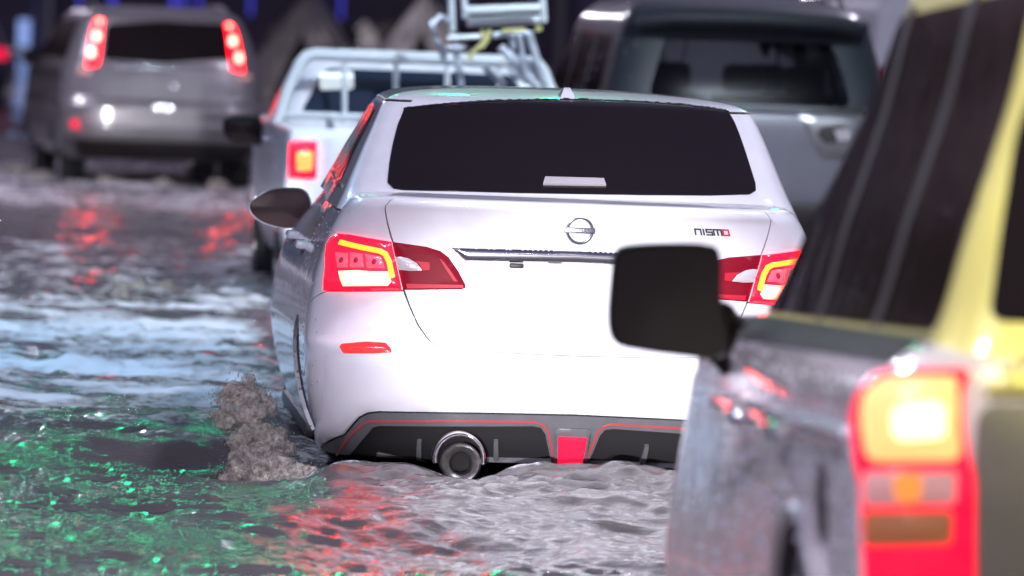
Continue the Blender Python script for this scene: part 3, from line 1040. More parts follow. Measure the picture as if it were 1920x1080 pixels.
# left side windows and black roof gutters
sw_px = sg([(692, 213), (700, 205), (690, 240), (676, 285), (655, 335), (634, 380), (612, 402)])
for sgn in (1, -1):
    def sw(y0, y1, z0, z1, t0=0.0, t1=0.0):
        q = []
        for (yy, zz) in ((y0, z0), (y1, z0), (y1 + t1, z1), (y0 + t0, z1)):
            v = float(SG.v_of_z(zz)); q.append((-SG.u_of_y(yy, v), v))
        q = rounded(q, .05)
        return q if sgn == 1 else mirror(q)
    w_ = patch('side_window', M['brown_glass'], sed, sw(1.02, 1.98, 1.065, 1.335, .38, -.0), SG, off=.004, th=.006, res=.04)
    w2 = patch('side_window', M['brown_glass'], sed, sw(2.03, 2.92, 1.065, 1.335, .0, -.42), SG, off=.004, th=.006, res=.04)
    q = []
    for (yy, zz) in ((.86, 1.058), (2.96, 1.058), (2.96, 1.046), (.80, 1.046)):
        v = float(SG.v_of_z(zz)); q.append((-SG.u_of_y(yy, v), v))
    patch('window_edge_strip', M['chrome'], sed, q if sgn == 1 else mirror(q), SG, off=.006, th=.006, res=.05)
    # ditch strip beside the roof
    dp = []
    for k in range(12):
        t = k / 11
        v = float(SG.v_of_z(1.374)) ; y = 1.06 + t * 1.3
        dp.append((-SG.u_of_y(y, v), v + .012 * math.sin(t * pi)))
    dpx = sg([(744, 172), (748, 185), (750, 203)]) if sgn == 1 else None
    st = stroke_poly(dp, .014)
    patch('roof_ditch', M['trim_black'], sed, st if sgn == 1 else mirror(st), SG, off=.002, th=.003, res=.04)
wsq = []
for (x_, zz) in ((-.62, 1.06), (.62, 1.06), (.52, 1.35), (-.52, 1.35)):
    v = float(SG.v_of_z(zz)); uu = np.linspace(SG.B, SG.C, 600); xs = SG.S(uu, np.full_like(uu, v))[:, 0]
    wsq.append((float(np.interp(-abs(x_), -xs, uu)), v))
# windshield sits across the front centre: build it as two panes meeting at the middle
for sgn in (1, -1):
    q = [(-wsq[0][0], wsq[0][1]), (-SG.C, wsq[0][1]), (-SG.C, wsq[2][1]), (-wsq[2][0], wsq[2][1])]
    patch('windshield', M['dark_glass'], sed, q if sgn == 1 else mirror(q), SG, off=.004, th=.004, res=.05)
# antenna fin
v_f = float(SG.v_of_z(1.412))
fin_uv = sg([(1063, 184)])[0]
c = SG.S(*[np.array(q) for q in fin_uv])
mb = MB()
prof = [(-.10, .0), (-.085, .035), (-.05, .052), (.02, .034), (.10, .004), (.10, .0)]
V = []; F = []
for (a, h) in prof:
    for s_ in (-1, 1):
        V.append((c[0] + s_ * (.035 - h * .45), c[1] + a + .06, c[2] - .012 + h * 1.0))
for i in range(len(prof) - 1):
    F.append((2 * i, 2 * i + 1, 2 * i + 3, 2 * i + 2))
F += [tuple(range(0, 12, 2)), tuple(range(11, 0, -2))]
mb.add(V, F); mb.build('antenna_fin', M['white_paint'], sed, sharp=50)

# --- tail lamps
lens_px = [(607, 545), (611, 500), (613, 462), (620, 446), (636, 438), (660, 440), (735, 453), (800, 462), (826, 470), (842, 482), (860, 508), (873, 533), (873, 540), (866, 543), (760, 545), (690, 546)]
lens = sb(lens_px)
def split_lens(l):
    outer_px = [(607, 545), (611, 500), (613, 462), (620, 446), (636, 438), (660, 440), (735, 453), (744, 495), (755, 544), (690, 546)]
    inner_px = [(737, 453), (800, 462), (826, 470), (842, 482), (860, 508), (873, 533), (873, 540), (866, 543), (757, 544), (746, 495)]
    return sb(outer_px), sb(inner_px)
lo_, li_ = split_lens(lens)
led_px = sb([(641, 455), (680, 464), (715, 471), (724, 476), (731, 490), (737, 521)])
brk_px = sb([(638, 509), (670, 507), (700, 509), (729, 509), (735, 528), (728, 536), (646, 537), (641, 524)])
brk2_px = sb([(650, 513), (725, 514), (729, 528), (722, 532), (652, 532)])
cell_a = sb([(633, 474), (656, 475), (656, 502), (637, 503)])
cell_b = sb([(659, 473), (682, 476), (685, 502), (659, 502)])
cell_c = sb([(686, 476), (716, 481), (724, 503), (690, 503)])
rev_px = sb([(742, 482), (752, 481), (766, 484), (782, 493), (792, 507), (770, 508), (749, 506)])
refl_px = sb([(780, 489), (806, 492), (806, 506), (794, 507), (788, 497)])
glint_px = sb([(824, 484), (832, 490), (848, 512), (858, 528), (851, 527), (838, 508)])
low_px = sb([(762, 532), (868, 534), (869, 540), (764, 541)])
for sgn in (1, -1):
    mm = (lambda q: q) if sgn == 1 else mirror
    o1 = patch('tail_light', M['red_lit'], sed, mm(lo_), SB, off=.004, th=.02, res=.02, dome=.008, shrink=.001)
    o2 = patch('tail_light', M['red_dark'], sed, mm(li_), SB, off=.004, th=.02, res=.02, dome=.008, shrink=.001)
    patch('light_strip', M['led_yellow'], o1, mm(stroke_poly(led_px, .019)), SB, off=.0155, th=.006, res=.01, dome=.003)
    b_ = patch('brake_light', M['brake_white'], o1, mm(brk_px), SB, off=.0135, th=.006, res=.012, dome=.004)
    patch('bulb_panel', M['brake_core'], o1, mm(brk2_px), SB, off=.0185, th=.003, res=.012)
    for cc in (cell_a, cell_b, cell_c):
        patch('reflector_cell', M['red_cells'], o1, mm(cc), SB, off=.0135, th=.004, res=.012, dome=.004)
    for cc in (cell_a, cell_b, cell_c):
        cu, cv = np.mean([a for a, b in cc]), np.mean([b for a, b in cc])
        ring_ = [(cu + .009 * math.cos(2 * pi * k / 12), cv + .011 * math.sin(2 * pi * k / 12)) for k in range(12)]
        patch('bulb', M['red_bulb'], o1, mm(ring_), SB, off=.0185, th=.003, res=.006, dome=.003)
    patch('reversing_light', M['clear_lens'], o2, mm(rev_px), SB, off=.0135, th=.004, res=.012, dome=.004)
    patch('reflector_cell', M['red_bulb'], o2, mm(refl_px), SB, off=.0135, th=.004, res=.012)
    patch('glint_prism', M['red_bulb'], o2, mm(glint_px), SB, off=.0135, th=.004, res=.012)
    patch('lower_band', M['red_bulb'], o2, mm(low_px), SB, off=.0135, th=.003, res=.02)

# chrome strip over the plate recess, number plate lamps and camera
ch = sb([(846, 464), (960, 467), (1081, 470)]); cl = sb([(873, 490), (960, 492), (1081, 494)])
cs = [(ch[0][0], ch[0][1]), (ch[1][0], ch[1][1]), (0, ch[2][1])]
c2 = [(0, cl[2][1]), cl[1], cl[0]]
strip_poly = cs + mirror(cs[:-1]) + [(-a, b) for a, b in [cl[0], cl[1]]] + c2
cst = patch('chrome_strip', M['chrome'], sed, strip_poly, SB, off=.004, th=.012, res=.007, dome=.010)
cu = sb([(968, 497)])[0]; c = SB.S(*[np.array(q) for q in cu])
mb = MB(); mb.box((c[0], c[1] - .012, c[2] - .002), (.052, .03, .018), .006); mb.build('camera_button', M['trim_black'], sed)
for px in (1040, 1120):
    cu = sb([(px, 496)])[0]; c = SB.S(*[np.array(q) for q in cu])
    mb = MB(); mb.box((c[0], c[1] - .004, c[2]), (.05, .02, .01), .003); mb.build('plate_lamp', M['clear_lens'], sed)

# round badge
bu = (0.0, sb([(1081, 432)])[0][1])
c = SB.S(*[np.array(q) for q in bu]); nrm = SB.N(*[np.array(q) for q in bu])
Mb = Matrix.Translation(Vector(c) + Vector(nrm) * .006) @ Vector((0, 0, 1)).rotation_difference(Vector(nrm)).to_matrix().to_4x4()
mb = MB()
pts = [(.046 * math.cos(2 * pi * k / 40) + c[0], c[1] + nrm[1] * .008 + 0, c[2] + .046 * math.sin(2 * pi * k / 40)) for k in range(40)]
mb.tube(pts, .0058, 8, closed=True)
badge = mb.build('badge', M['badge'], sed)
mb = MB(); mb.box((c[0], c[1] - .010, c[2]), (.112, .010, .021), .003)
bar = mb.build('badge_bar', M['badge'], badge)


def letters(word, w, h, gap, stroke):
    G = {'N': [[(0, 0), (0, 1)], [(0, 1), (1, 0)], [(1, 0), (1, 1)]], 'I': [[(.5, 0), (.5, 1)]],
         'S': [[(1, 1), (0, 1)], [(0, 1), (0, .5)], [(0, .5), (1, .5)], [(1, .5), (1, 0)], [(1, 0), (0, 0)]],
         'A': [[(0, 0), (.5, 1)], [(.5, 1), (1, 0)], [(.22, .36), (.78, .36)]],
         'n': [[(0, 0), (0, 1)], [(0, 1), (1, 1)], [(1, 1), (1, 0)]], 'i': [[(.5, 0), (.5, 1)]],
         's': [[(1, 1), (0, 1)], [(0, 1), (0, .5)], [(0, .5), (1, .5)], [(1, .5), (1, 0)], [(1, 0), (0, 0)]],
         'm': [[(0, 0), (0, 1)], [(0, 1), (1, 1)], [(.5, 1), (.5, 0)], [(1, 1), (1, 0)]],
         'o': [[(0, 0), (0, 1)], [(0, 1), (1, 1)], [(1, 1), (1, 0)], [(1, 0), (0, 0)]]}
    out = []; x = 0
    for ch_ in word:
        k = .35 if ch_ in 'iI' else 1.0
        kk = 1.35 if ch_ == 'm' else k
        out.append((ch_, [[(x + a * w * kk, b * h) for a, b in s_] for s_ in G[ch_]]))
        x += w * kk + gap
    return out, x - gap


lt, tw = letters('NISSAN', .0105, .0125, .0045, .0022)
for ch_, ss in lt:
    mb = MB()
    for s_ in ss:
        (x0, z0), (x1, z1) = s_
        L_ = math.hypot(x1 - x0, z1 - z0) + .002
        mb.box((c[0] - tw / 2 + (x0 + x1) / 2, c[1] - .0156, c[2] - .0062 + (z0 + z1) / 2), (L_, .002, .0026), 0, Matrix.Rotation(-math.atan2(z1 - z0, x1 - x0), 3, 'Y'))
    mb.build('letter', M['letter_black'], badge)
# lettering on the right of the boot
nu, nv_ = mirror(sb([(835, 436)]))[0]
pos = None
lt, tw = letters('nismo', .0235, .0225, .0075, .0052)
u_mid = .545
v_mid = bu[1] + .012
for ch_, ss in lt:
    mb = MB()
    V = []
    for s_ in ss:
        (x0, z0), (x1, z1) = s_
        dx, dz = x1 - x0, z1 - z0
        L_ = math.hypot(dx, dz); dx, dz = dx / L_, dz / L_
        a = (x0 - dx * .0026, z0 - dz * .0026); b = (x1 + dx * .0026, z1 + dz * .0026)
        q = [(u_mid - tw / 2 + p0, v_mid - .011 + p1) for p0, p1 in stroke_poly([a, b], .0058)]
        Q = np.array(q); S_ = SB.S(Q[:, 0], Q[:, 1]); N_ = SB.N(Q[:, 0], Q[:, 1])
        top = S_ + N_ * .005; bot = S_ - N_ * .001
        mb.add(list(top) + list(bot), [(0, 1, 2, 3), (4, 7, 6, 5)] + [(i, i + 4, (i + 1) % 4 + 4, (i + 1) % 4) for i in range(4)])
    mb.build('letter', M['letter_red'] if ch_ == 'o' else M['letter_black'], sed, smooth=False, sharp=None)

# slim red reflectors in the bumper, raised bumper shield
rf = sb([(641, 654), (646, 649), (690, 648), (725, 650), (733, 656), (737, 664), (700, 665), (648, 664)])
shield_px = sb([(603, 838), (606, 780), (611, 715), (619, 668), (630, 650), (648, 641), (690, 641), (745, 646), (790, 657), (832, 668), (880, 673), (1000, 679)])
for sgn in (1, -1):
    mm = (lambda q: q) if sgn == 1 else mirror
    patch('bumper_reflector', M['red_reflector'], sed, mm(rounded(rf, .006)), SB, off=.026, th=.014, res=.010, dome=.006)
sh_l = shield_px
vs_low = [(val_half[-1][0] - .014, val_half[-1][1] + .006)] + [(a - .010, b + .008) for a, b in val_half[1:-1]][::-1]
sh_poly = [sh_l[0]] + sh_l[1:] + [(0.0, sh_l[-1][1])] + [(-a, b) for a, b in sh_l][::-1] + \
          [(-a, b) for a, b in vs_low] + [(0.0, val_half[0][1] + .010)] + vs_low[::-1]
patch('bumper_shield', M['white_paint'], sed, sh_poly, SB, off=.014, th=.018, res=.03, dome=.010)

# dark valance with two recesses, red pinstripe, ribs, fog lamp
vp = [(a, b) for a, b in valance_poly]
rec_px = sb([(655, 852), (668, 838), (700, 800), (712, 797), (1000, 798), (1014, 801), (1022, 812), (1034, 866), (860, 862), (700, 858)])
rec_l = rec_px
dif = patch('diffuser', M['diffuser_grey'], sed, vp, SB, off=.006, th=.02, res=.03, holes=[rec_l, mirror(rec_l)])
for sgn in (1, -1):
    mm = (lambda q: q) if sgn == 1 else mirror
    patch('recess_panel', M['diffuser_recess'], sed, mm(inset(rec_l, -.012)), SB, off=-.03, th=0, res=.04)
    ps = sb([(634, 850), (660, 812), (682, 793), (696, 788), (860, 788), (1004, 790), (1018, 795), (1028, 808), (1041, 868)])
    patch('pinstripe', M['pinstripe'], dif, mm(stroke_poly(ps, .0075)), SB, off=.0085, th=.003, res=.02)
    for px in (786, 930):
        q = sb([(px - 4, 828), (px + 4, 828), (px + 5, 862), (px - 5, 862)])
        patch('rib', M['diffuser_grey'], dif, mm(q), SB, off=.004, th=.03, res=.02)
fg_px = [(-.062, .245), (.062, .245), (.055, .115), (-.055, .115)]
fr_ = rounded([(u_, float(SB.v_of_z(z_))) for u_, z_ in ((-.070, .232), (.070, .232), (.062, .100), (-.062, .100))], .012)
fi_ = rounded([(u_, float(SB.v_of_z(z_))) for u_, z_ in ((-.056, .205), (.056, .205), (.050, .106), (-.050, .106))], .008)
fo = patch('fog_light', M['diffuser_grey'], sed, fr_, SB, off=.014, th=.03, res=.015, dome=.004)
patch('fog_lens', M['fog_red'], fo, fi_, SB, off=.0195, th=.004, res=.01, dome=.004)
# valance underside lip
mb = MB(); mb.box((0, .36, .10), (1.40, .30, .03), .01); mb.build('undertray', M['trim_black'], sed)
# exhaust
ex = at_depth(863, 868, 22.66); exl = SED.l(ex)
Mx = Matrix.Translation((exl[0], exl[1], exl[2])) @ Matrix.Rotation(math.radians(90), 4, 'X')
mb = MB(); mb.lathe([(.036, -.01), (.036, .02), (.048, .045), (.064, .052), (.072, .045), (.074, .02), (.072, -.12), (.060, -.25)], Mx, 32)
exo = mb.build('exhaust_pipe', M['steel'], sed, sharp=50)
mb = MB(); mb.lathe([(.0355, -.02), (.001, -.02)], Mx, 24); mb.build('pipe_mouth', M['pipe_black'], exo)  # near-black disc closing the pipe mouth
mb = MB()
Mx2 = Matrix.Translation((exl[0] - .006, exl[1] - .01, exl[2] + .018)) @ Matrix.Rotation(math.radians(90), 4, 'X')
V, F = [], []
for k in range(25):
    a = math.radians(-12 + 204 * k / 24)
    for (r_, h_) in ((.080, -.06), (.080, .03), (.088, .036), (.096, .03), (.098, -.06)):
        V.append(tuple(Mx2 @ Vector((r_ * math.cos(a), r_ * math.sin(a), h_))))
for k in range(24):
    for j in range(4):
        F.append((k * 5 + j, k * 5 + j + 1, k * 5 + j + 6, k * 5 + j + 5))
mb.add(V, F); mb.build('exhaust_trim', M['chrome'], exo, sharp=60)

# door mirrors
def door_mirror(car, pl, px_box, Y, arm_px, shell_mat, ringmat=None):
    (x0, y0, x1, y1) = px_box
    k = Y
    pts = [(x0, (y0 + y1) / 2 - 5), (x0 + (x1 - x0) * .10, y0 + (y1 - y0) * .26), (x0 + (x1 - x0) * .35, y0 + (y1 - y0) * .05), (x0 + (x1 - x0) * .62, y0), (x0 + (x1 - x0) * .88, y0 + (y1 - y0) * .05),
           (x1, y0 + (y1 - y0) * .32), (x1, y0 + (y1 - y0) * .75), (x0 + (x1 - x0) * .92, y1 - (y1 - y0) * .05), (x0 + (x1 - x0) * .55, y1), (x0 + (x1 - x0) * .25, y1 - (y1 - y0) * .12), (x0 + (x1 - x0) * .06, y1 - (y1 - y0) * .32)]
    return [pl.l(at_depth(a, b, k)) for a, b in pts]


def build_mirror(car, outline, sgn, mats, depth=.12, arm=None):
    """outline: points (local) of the mirror face as seen from behind on the left side"""
    O = np.array(outline)
    O2 = []
    n = len(O)
    for i in range(n):
        for t in (0, .25, .5, .75):
            p0, p1, p2, p3 = O[i - 1], O[i], O[(i + 1) % n], O[(i + 2) % n]
            O2.append(.5 * ((2 * p1) + (-p0 + p2) * t + (2 * p0 - 5 * p1 + 4 * p2 - p3) * t * t + (-p0 + 3 * p1 - 3 * p2 + p3) * t ** 3))
    O = np.array(O2); n = len(O)
    c = O.mean(0)
    rings = [(.0, .965), (-.006, 1.0), (.02, 1.02), (.06, .95), (.10, .72), (.12, .35)]
    V, F = [], []
    for (dy, k) in rings:
        for p in O:
            q = c + (p - c) * k
            V.append((q[0] * sgn, q[1] + dy * depth / .12, q[2]))
    for r_ in range(len(rings) - 1):
        for i in range(n):
            F.append((r_ * n + i, r_ * n + (i + 1) % n, (r_ + 1) * n + (i + 1) % n, (r_ + 1) * n + i))
    F.append(tuple((len(rings) - 1) * n + i for i in range(n)))
    o = mesh_obj('side_mirror', V, F, mats[0], car, True, 50)
    V = []
    for (dy, k) in ((.004, .97), (.006, .5), (.007, .05)):
        for p in O:
            q = c + (p - c) * k
            V.append((q[0] * sgn, q[1] + dy, q[2]))
    F = [tuple(range(2 * n, 3 * n))]
    for r_ in range(2):
        for i in range(n):
            F.append((r_ * n + i, r_ * n + (i + 1) % n, (r_ + 1) * n + (i + 1) % n, (r_ + 1) * n + i))
    mesh_obj('mirror_glass', V, F, mats[1], o, True, None)
    if arm is not None:
        mb = MB(); mb.tube([(a[0] * sgn, a[1], a[2]) for a in arm], [.035, .03, .035], 8)
        mb.build('mirror_arm', mats[2], o)
    return o


out = door_mirror(sed, SED, (466, 352, 583, 428), 25.75, None, None)
am = [SED.l(at_depth(a, b, y)) for a, b, y in ((560, 415, 25.8), (585, 424, 25.8), (608, 428, 25.7))]
for sgn in (1, -1):
    build_mirror(sed, out, sgn, (M['white_paint'], M['mirror_glass'], M['brown_glass']), .14, am)


# wheels
def wheel(car, x, y, z, r, w=.21, sgn=-1):
    Mw = Matrix.Translation((x, y, z)) @ Matrix.Rotation(math.radians(90), 4, 'Y')
    mb = MB()
    mb.lathe([(r * .62, -w / 2), (r * .90, -w / 2), (r * .97, -w * .42), (r, -w * .30), (r, w * .30), (r * .97, w * .42), (r * .90, w / 2), (r * .62, w / 2), (r * .62, -w / 2)], Mw, 40)
    o = mb.build('wheel', M['rubber'], car, sharp=40)
    mb = MB()
    h = w * .42 * sgn
    mb.lathe([(r * .62, -w / 2.1), (r * .62, w / 2.1)], Mw, 32)
    mb.lathe([(r * .63, h), (r * .56, h * .9), (r * .54, h * .5)], Mw, 32)
    mb.lathe([(r * .13, h * .9), (r * .001, h)], Mw, 16)
    for k in range(10):
        a = 2 * pi * k / 10
        p0 = Mw @ Vector((r * .1 * math.cos(a), r * .1 * math.sin(a), h * .8)); p1 = Mw @ Vector((r * .58 * math.cos(a), r * .58 * math.sin(a), h * .85))
        mb.tube([p0, p1], r * .045, 6)
    mb.build('rim', M['rim'], o, sharp=40)
    return o


for sgn in (-1, 1):
    for yy in (yA, yF):
        wheel(sed, sgn * .765, yy, .19, .335, .21, sgn)
# raindrops standing on the near rear quarter
mb = MB()
for k in range(150):
    u_, v_ = -rng.uniform(SB.A * .80, SB.A + .9), rng.uniform(float(SB.v_of_z(.25)), float(SB.v_of_z(.98)))
    if in_poly(np.array([[u_, v_]]), lens)[0]: continue
    c = SB.S(np.array(u_), np.array(v_)); mb.ico(c, rng.uniform(.0018, .0045), 1, (1, 1, 1.3))
tag(mb.build('raindrops', M['droplet'], sed), kind='stuff')

# ------------------------------------------------------------------ helpers for the other vehicles
def body_patch(name, ring, mat_, car, arches, z0, v1, off=.001, th=.02, res=.06):
    v0 = float(ring.v_of_z(z0))
    pts = []
    for (yc, zc_, r) in arches:
        for k in range(17):
            a = math.radians(180 - 180 * k / 16)
            z = zc_ + r * math.sin(a)
            if z > z0 - .001 or k in (0, 16):
                q = ring.side_uv(yc + r * math.cos(a), max(z, z0), 1)
                pts.append((q[0], max(q[1], v0)))
    c = ring.C - .001
    bottom = [(0.0, v0)] + pts + [(c, v0)]
    poly = [(-a, b) for a, b in bottom][::-1] + bottom[1:] + [(c, v1), (-c, v1)]
    return patch(name, mat_, car, poly, ring, off=off, th=th, res=res)


def side_quad(ring, y0, y1, z0, z1, t0=0.0, t1=0.0, r=.05):
    q = []
    for (yy, zz) in ((y0, z0), (y1, z0), (y1 + t1, z1), (y0 + t0, z1)):
        v = float(ring.v_of_z(zz)); q.append((-ring.u_of_y(yy, v), v))
    return rounded(q, r)


def front_quads(ring, x0, x1, z0, z1):
    q = []
    for (xx, zz) in ((x0, z0), (x1, z1)):
        v = float(ring.v_of_z(zz)); uu = np.linspace(ring.B, ring.C, 600); xs = ring.S(uu, np.full_like(uu, v))[:, 0]
        q.append((float(np.interp(-xx, -xs, uu)), v))
    c = ring.C - .004
    return [(-q[0][0], q[0][1]), (-c, q[0][1]), (-c, q[1][1]), (-q[1][0], q[1][1])]


def both(q):
    return ((1, q), (-1, mirror(q)))


def drops(ring, car, n, ur, vr, r0, r1):
    mb = MB()
    for k in range(n):
        u_, v_ = rng.uniform(*ur), rng.uniform(*vr)
        c = ring.S(np.array(u_), np.array(v_)); mb.ico(c, rng.uniform(r0, r1), 1, (1, 1, 1.3))
    tag(mb.build('raindrops', M['droplet'], car), kind='stuff')


# ------------------------------------------------------------------ white pickup with a rack, left of the sedan
PU = Place((-.435, 36.0, 0.0), math.radians(4.8))
pu = root('pickup_truck', 'white pickup truck with a tubular rack behind its cab, half hidden beyond the sedan', 'pickup', PU.loc, PU.yaw)


def pu_warp(P):
    P = P.copy()
    P[..., 2] = P[..., 2] * (1 - .08 * smooth(3.9, 5.0, P[..., 1]) * smooth(.3, .8, P[..., 2]))
    return P


PB = Ring([(.22, .82, .10, 5.0), (.32, .86, .02, 5.05), (.5, .885, .0, 5.05), (.62, .89, .0, 5.05), (.8, .89, .0, 5.0), (.96, .885, .0, 4.95), (1.0, .878, .005, 4.9),
           (1.015, .862, .02, 4.88), (1.02, .84, .04, 4.85), (1.015, .82, .06, 4.8), (.985, .81, .075, 4.75), (.975, .76, .12, 4.6), (.974, .4, 1.0, 3.8), (.973, .02, 2.2, 2.4)],
          Lr=.10, nr=5.0, Lf=.6, nf=2.5, warp=pu_warp)
ps_ = solver(PB, PU, (-2.5, 2.0), (0, PB.vmax * .6))
body_patch('body', PB, M['pickup_paint'], pu, ((1.1, .18, .42), (4.05, .18, .42)), .22, float(PB.v_of_z(1.018)))
PB.grid_mesh('dark_inner_shell', M['trim_black'], pu, 100, 40, off=-.012)  # dark shell; its top paints in the shadow of the load bed
tg = [(-.66, .50), (.66, .50), (.66, .995), (-.66, .995)]
tg = [(a, float(PB.v_of_z(z))) for a, z in tg]
tgo = patch('tailgate', M['pickup_paint'], pu, rounded(tg, .03), PB, off=.006, th=.012, res=.06, dome=.006)
hd = [(a, float(PB.v_of_z(z))) for a, z in ((-.12, .86), (.12, .86), (.12, .93), (-.12, .93))]
patch('handle', M['trim_black'], tgo, rounded(hd, .02), PB, off=.016, th=.006, res=.03)
bp = MB(); bp.box((0, -.05, .40), (1.66, .14, .17), .03); bp.build('rear_bumper', M['trim_black'], pu)
pl_ = ps_([(545, 266), (594, 265), (594, 334), (542, 334)])
pi_ = ps_([(556, 284), (588, 283), (586, 320), (557, 321)])
for s_, q in both(pl_):
    o = patch('tail_light', M['red_lit'], pu, rounded(q, .01), PB, off=.008, th=.03, res=.03, dome=.012)
    patch('brake_light', M['pickup_lamp'], o, rounded(pi_ if s_ == 1 else mirror(pi_), .02), PB, off=.022, th=.006, res=.02, dome=.004)
PC = Ring([(.95, .84, 1.98, 4.3), (1.02, .82, 2.0, 4.15), (1.2, .765, 2.06, 3.75), (1.34, .71, 2.12, 3.45), (1.385, .68, 2.16, 3.32), (1.41, .62, 2.24, 3.2), (1.425, .45, 2.4, 3.0), (1.43, .02, 2.7, 2.75)],
          Lr=.10, nr=4.0, Lf=.3, nf=3, lscale=True)
PC.grid_mesh('cab', M['pickup_paint'], pu, 120, 40)
pc_ = solver(PC, PU, (-2.0, 1.6), (0, PC.vmax * .95))
rwp = pc_([(572, 131), (700, 122), (900, 126), (985, 140), (1010, 220), (560, 216)])
v0_, v1_ = float(PC.v_of_z(1.05)), float(PC.v_of_z(1.345))
prw = patch('rear_window', M['blue_glass'], pu, rounded([(-.745, v0_), (.745, v0_), (.675, v1_), (-.675, v1_)], .06), PC, off=.004, th=.006, res=.05)
card = pc_([(600, 137), (662, 135), (663, 167), (600, 169)])
patch('window_panel', M['glow_white'], prw, rounded(card, .02), PC, off=.009, th=.004, res=.04)
for s_, q in both(side_quad(PC, 2.2, 3.9, 1.06, 1.35, .05, -.40)):
    patch('side_window', M['blue_glass'], pu, q, PC, off=.004, th=.006, res=.06)
for s_, q in both(front_quads(PC, .70, .60, 1.06, 1.36)):
    patch('windshield', M['dark_glass'], pu, q, PC, off=.004, th=.004, res=.08)
# rack: an arch of tube behind the cab with uprights and a lower rail
mb = MB()
ry = 1.86
mb.tube([(-.86, ry, 1.0), (-.80, ry, 1.22), (-.735, ry, 1.37), (-.70, ry, 1.415), (-.64, ry, 1.43), (.64, ry, 1.43), (.70, ry, 1.415), (.735, ry, 1.37), (.80, ry, 1.22), (.86, ry, 1.0)], .037, 12)
mb.build('rack', M['white_metal'], pu)
for k in range(4):
    x_ = -.47 + k * .31
    mb = MB(); mb.tube([(x_ + .015, ry, 1.02), (x_, ry, 1.43)], .017, 8); mb.build('rack_upright', M['white_metal'], pu)
mb = MB(); mb.tube([(-.84, ry, 1.06), (.84, ry, 1.06)], .022, 8); mb.build('rack_rail', M['white_metal'], pu)
pm = [PU.l(at_depth(a, b, 39.2)) for a, b in ((418, 236), (422, 222), (440, 217), (470, 217), (487, 221), (491, 232), (491, 255), (486, 265), (465, 267), (435, 266), (421, 254))]
am = [PU.l(at_depth(a, b, y)) for a, b, y in ((480, 262, 39.25), (492, 266, 39.2), (512, 268, 39.1))]
for sgn in (1, -1):
    build_mirror(pu, pm, sgn, (M['trim_black'], M['dark_glass'], M['trim_black']), .14, am)
    for yy in (1.1, 4.05):
        wheel(pu, -sgn * .76, yy, .18, .37, .23, -sgn)
    for yd in (2.1, 3.2):
        pts = [PB.side_uv(yd, .35 + k * .08) for k in range(9)]
        q = stroke_poly(pts, .012)
        patch('door_seam', M['liner'], pu, q if sgn == 1 else mirror(q), PB, off=.003, th=0, res=.05)
    mb = MB(); mb.box((-sgn * .90, 2.45, .90), (.04, .2, .04), .012); mb.build('door_handle', M['chrome'], pu)
drops(PB, pu, 120, (-2.6, -.95), (.05, .8), .003, .008)

# folded metal frames tied on the load bed
fr = root('folded_frames', 'bundle of white folded metal frames strapped up with yellow webbing on the pickup bed', 'frame bundle', PU.w(np.array([.45, 1.2, 1.0])), PU.yaw)
FP = Place(PU.w(np.array([.45, 1.2, 1.0])), PU.yaw)


def fp(px, py, dy=0.0):
    return FP.l(at_depth(px, py, 37.2 + dy))


rails = [((872, 20), (1014, 14), .026), ((876, 42), (1012, 36), .026), ((845, -25), (848, 58), .022), ((868, -25), (872, 34), .02), ((1016, -25), (1020, 40), .02),
         ((806, 48), (826, 30), .016), ((826, 30), (846, 44), .016), ((808, 46), (834, 112), .018), ((838, 72), (905, 68), .016), ((836, 90), (870, 88), .014),
         ((925, 66), (990, 62), .018), ((990, 60), (1018, 150), .024), ((960, 70), (968, 150), .02), ((938, 88), (1010, 165), .026), ((906, 124), (946, 160), .018), ((975, 70), (985, 140), .016)]
for i, (a, b, r_) in enumerate(rails):
    mb = MB(); d0 = .12 * ((i * 7) % 5 - 2) / 2
    mb.tube([fp(*a, d0), fp((a[0] + b[0]) / 2, (a[1] + b[1]) / 2, d0 + .02), fp(*b, d0 + .05)], r_, 8)
    mb.build('rail', M['white_metal'] if i < 5 else M['frame_metal'], fr)
mb = MB()
mb.box(tuple(fp(983, 130, .1)), (.16, .04, .14), .02, Matrix.Rotation(.5, 3, 'Y'))
mb.build('foot_plate', M['frame_metal'], fr)
for pts in ([(903, 56), (908, 74), (900, 86), (886, 98), (880, 112)], [(918, 54), (914, 74), (902, 90)], [(942, 58), (986, 56)], [(1004, 56), (1016, 52)]):
    mb = MB(); mb.tube([fp(a, b, -.16) for a, b in pts], .014, 6); mb.build('strap', M['yellow_strap'], fr)
for q in ((850, 60, -.2), (1000, 150, .25)):
    mb = MB(); mb.tube([fp(q[0], q[1], .1), (q[2], .1, -.01)], .018, 8); mb.build('leg', M['frame_metal'], fr)

